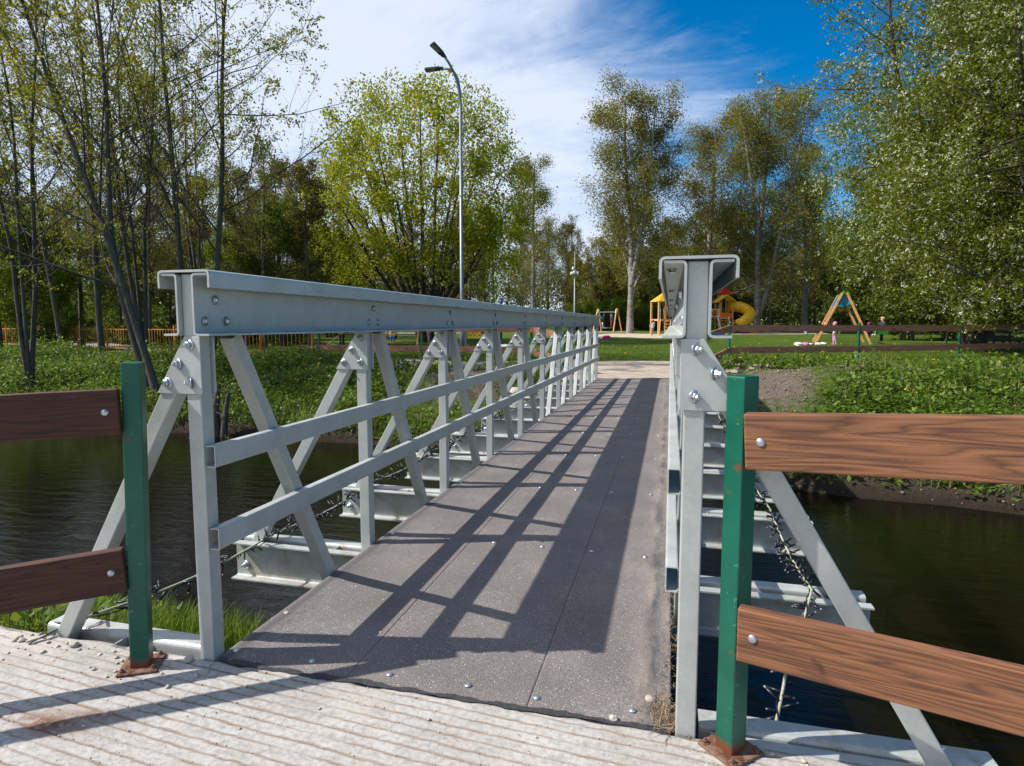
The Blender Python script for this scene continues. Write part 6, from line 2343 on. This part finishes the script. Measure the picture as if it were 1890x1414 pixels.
# ------------------------------------------------------------------ pebbles and stones
sm = [stone_mesh(1.0, 100 + i, M['stone'], 0.62) for i in range(4)]
pr = random.Random(12)
G = 'loose pebbles on the slab and deck'
spots = []
for i in range(46):
    spots.append((pr.uniform(-2.75, -1.7), pr.uniform(1.78, 1.985), pr.uniform(0.004, 0.011)))
for i in range(26):
    spots.append((pr.uniform(-2.6, 0.5), pr.uniform(1.05, 1.95), pr.uniform(0.003, 0.007)))
for i in range(22):
    spots.append((pr.uniform(0.10, 0.95), pr.uniform(1.78, 1.985), pr.uniform(0.004, 0.010)))
for i in range(30):
    spots.append((pr.uniform(-1.6, 0.0), pr.uniform(2.12, 5.0), pr.uniform(0.003, 0.007)))
spots += [(-1.72, 2.42, 0.016), (-1.86, 1.965, 0.022), (-2.42, 1.94, 0.020), (-0.04, 2.16, 0.018), (-0.16, 2.02, 0.016), (0.16, 1.80, 0.02), (0.22, 1.76, 0.016), (-2.31, 1.20, 0.016), (-2.68, 1.92, 0.015)]
vs, qs, off = [], [], 0
for (x, y, r) in spots[:-9]:
    me = pr.choice(sm)
    co = np.empty(len(me.vertices) * 3)
    me.vertices.foreach_get('co', co)
    a = pr.uniform(0, 6.28)
    co = co.reshape(-1, 3) * r * np.array([1, pr.uniform(0.6, 1.0), 1])
    co = np.stack([co[:, 0] * math.cos(a) - co[:, 1] * math.sin(a) + x, co[:, 0] * math.sin(a) + co[:, 1] * math.cos(a) + y, co[:, 2] + r * 0.42], 1)
    vs.append(co)
    qs.append(np.array([p.vertices[:] for p in me.polygons]) + off)
    off += len(co)
cb = bmesh.new()
bmesh.ops.create_icosphere(cb, subdivisions=1, radius=1.0)
cbv = np.array([v.co[:] for v in cb.verts])
cbf = np.array([[v.index for v in f.verts] for f in cb.faces])
cb.free()
rg = np.random.default_rng(191)
nn_ = 3000
kx = rg.uniform(-3.0, 1.4, nn_)
kk = rg.integers(int(0.9 / 0.048), int(2.0 / 0.048), nn_)
ky = (kk + 0.5) * 0.048 - 0.082 * kx + rg.normal(0, 0.0035, nn_)
ok = (ky < 1.985) & (ky > 0.9) & (vnoise(kx, kk * 3.7, 2.3, 3) + rg.normal(0, 0.4, nn_) > 0.0)
kx, ky = kx[ok], ky[ok]
kr = rg.uniform(0.0012, 0.0034, len(kx))
cvs = cbv[None] * kr[:, None, None] * rg.uniform(0.6, 1.3, (len(kx), len(cbv), 1)) + np.stack([kx, ky, np.full(len(kx), -0.001)], 1)[:, None, :]
vs.append(cvs.reshape(-1, 3))
qs.append((cbf[None] + (np.arange(len(kx)) * len(cbv))[:, None, None]).reshape(-1, 3) + off)
tag(inst('grit', np_mesh('grit', np.concatenate(vs), np.concatenate(qs), [M['stone']])), 'loose pale grit scattered over slab and deck', kind='stuff')
for (x, y, r), lb in zip(spots[-9:], ('pale pebble on the deck right of the first left post', 'whitish stone chip at the foot of the first left post', 'tan pebble on the slab edge left of the green post',
                                     'pale stone on the deck near the first right post', 'pale stone on the joint strip near the right corner', 'flat pale pebble beside the right base plate',
                                     'small pale pebble in front of the right base plate', 'tan pebble at the left edge of the slab', 'pale pebble on the far left slab edge')):
    o = inst('pebble', pr.choice(sm), None, (x, y, r * 0.42), (pr.uniform(-0.3, 0.3), pr.uniform(-0.3, 0.3), pr.uniform(0, 6.28)), r)
    tag(o, lb, 'pebble', 'larger pebbles on slab and deck')
# crumbled soil clods on the bare patches of the far bank
bm_ = bmesh.new()
bmesh.ops.create_icosphere(bm_, subdivisions=1, radius=1.0)
cv = np.array([v.co[:] for v in bm_.verts])
cf = np.array([[v.index for v in f.verts] for f in bm_.faces])
bm_.free()
rg = np.random.default_rng(171)
n = 3900
cx_ = np.concatenate([rg.normal(2.2, 1.0, n // 3), rg.normal(4.7, 1.8, n // 3), rg.normal(-5.0, 1.6, 900), rg.uniform(1.3, 16, 300)])
cy_ = np.concatenate([rg.normal(14.4, 1.8, n // 3), rg.normal(15.6, 1.2, n // 3), rg.normal(15.4, 1.1, 900), water_far(cx_[-300:]) + rg.uniform(0.0, 1.1, 300)])
ok = (cx_ > 1.25) | (cx_ < -3.1)
ok &= cy_ > water_far(cx_) + 0.02
cx_, cy_ = cx_[ok], cy_[ok]
cr_ = rg.uniform(0.008, 0.028, len(cx_)) * np.where(rg.uniform(0, 1, len(cx_)) < 0.08, 1.8, 1.0)
CVs = cv[None] * cr_[:, None, None] * rg.uniform(0.6, 1.2, (len(cx_), len(cv), 1)) * np.array([1, 1, 0.7])
CVs = CVs + np.stack([cx_, cy_, HT(cx_, cy_) + cr_ * 0.25], 1)[:, None, :]
CF = cf[None] + (np.arange(len(cx_)) * len(cv))[:, None, None]
M['clod'] = plain('dry_soil', (0.21, 0.160, 0.118), 0.95, 0, 0.35, 3, 0.6, 40)
tag(inst('soil_clods', np_mesh('soil_clods', CVs.reshape(-1, 3), CF.reshape(-1, 3), [M['clod']])), 'crumbled dry soil on the bare bank', kind='stuff')
# rocks of the far abutment and the bank
rk_ = random.Random(4)
rm = [stone_mesh(1.0, 140 + i, M['stone'], 0.7) for i in range(3)]
for i in range(16):
    x, y = rk_.uniform(-4.2, -2.4), rk_.uniform(13.6, 15.6)
    r = rk_.uniform(0.10, 0.24)
    o = inst('rock', rk_.choice(rm), None, (x, y, hz(x, y) + r * 0.2), (rk_.uniform(-0.4, 0.4), 0, rk_.uniform(0, 6.28)), r)
    tag(o, 'pale broken rock at the far left abutment of the bridge', 'rock', 'rocks at the far abutment')
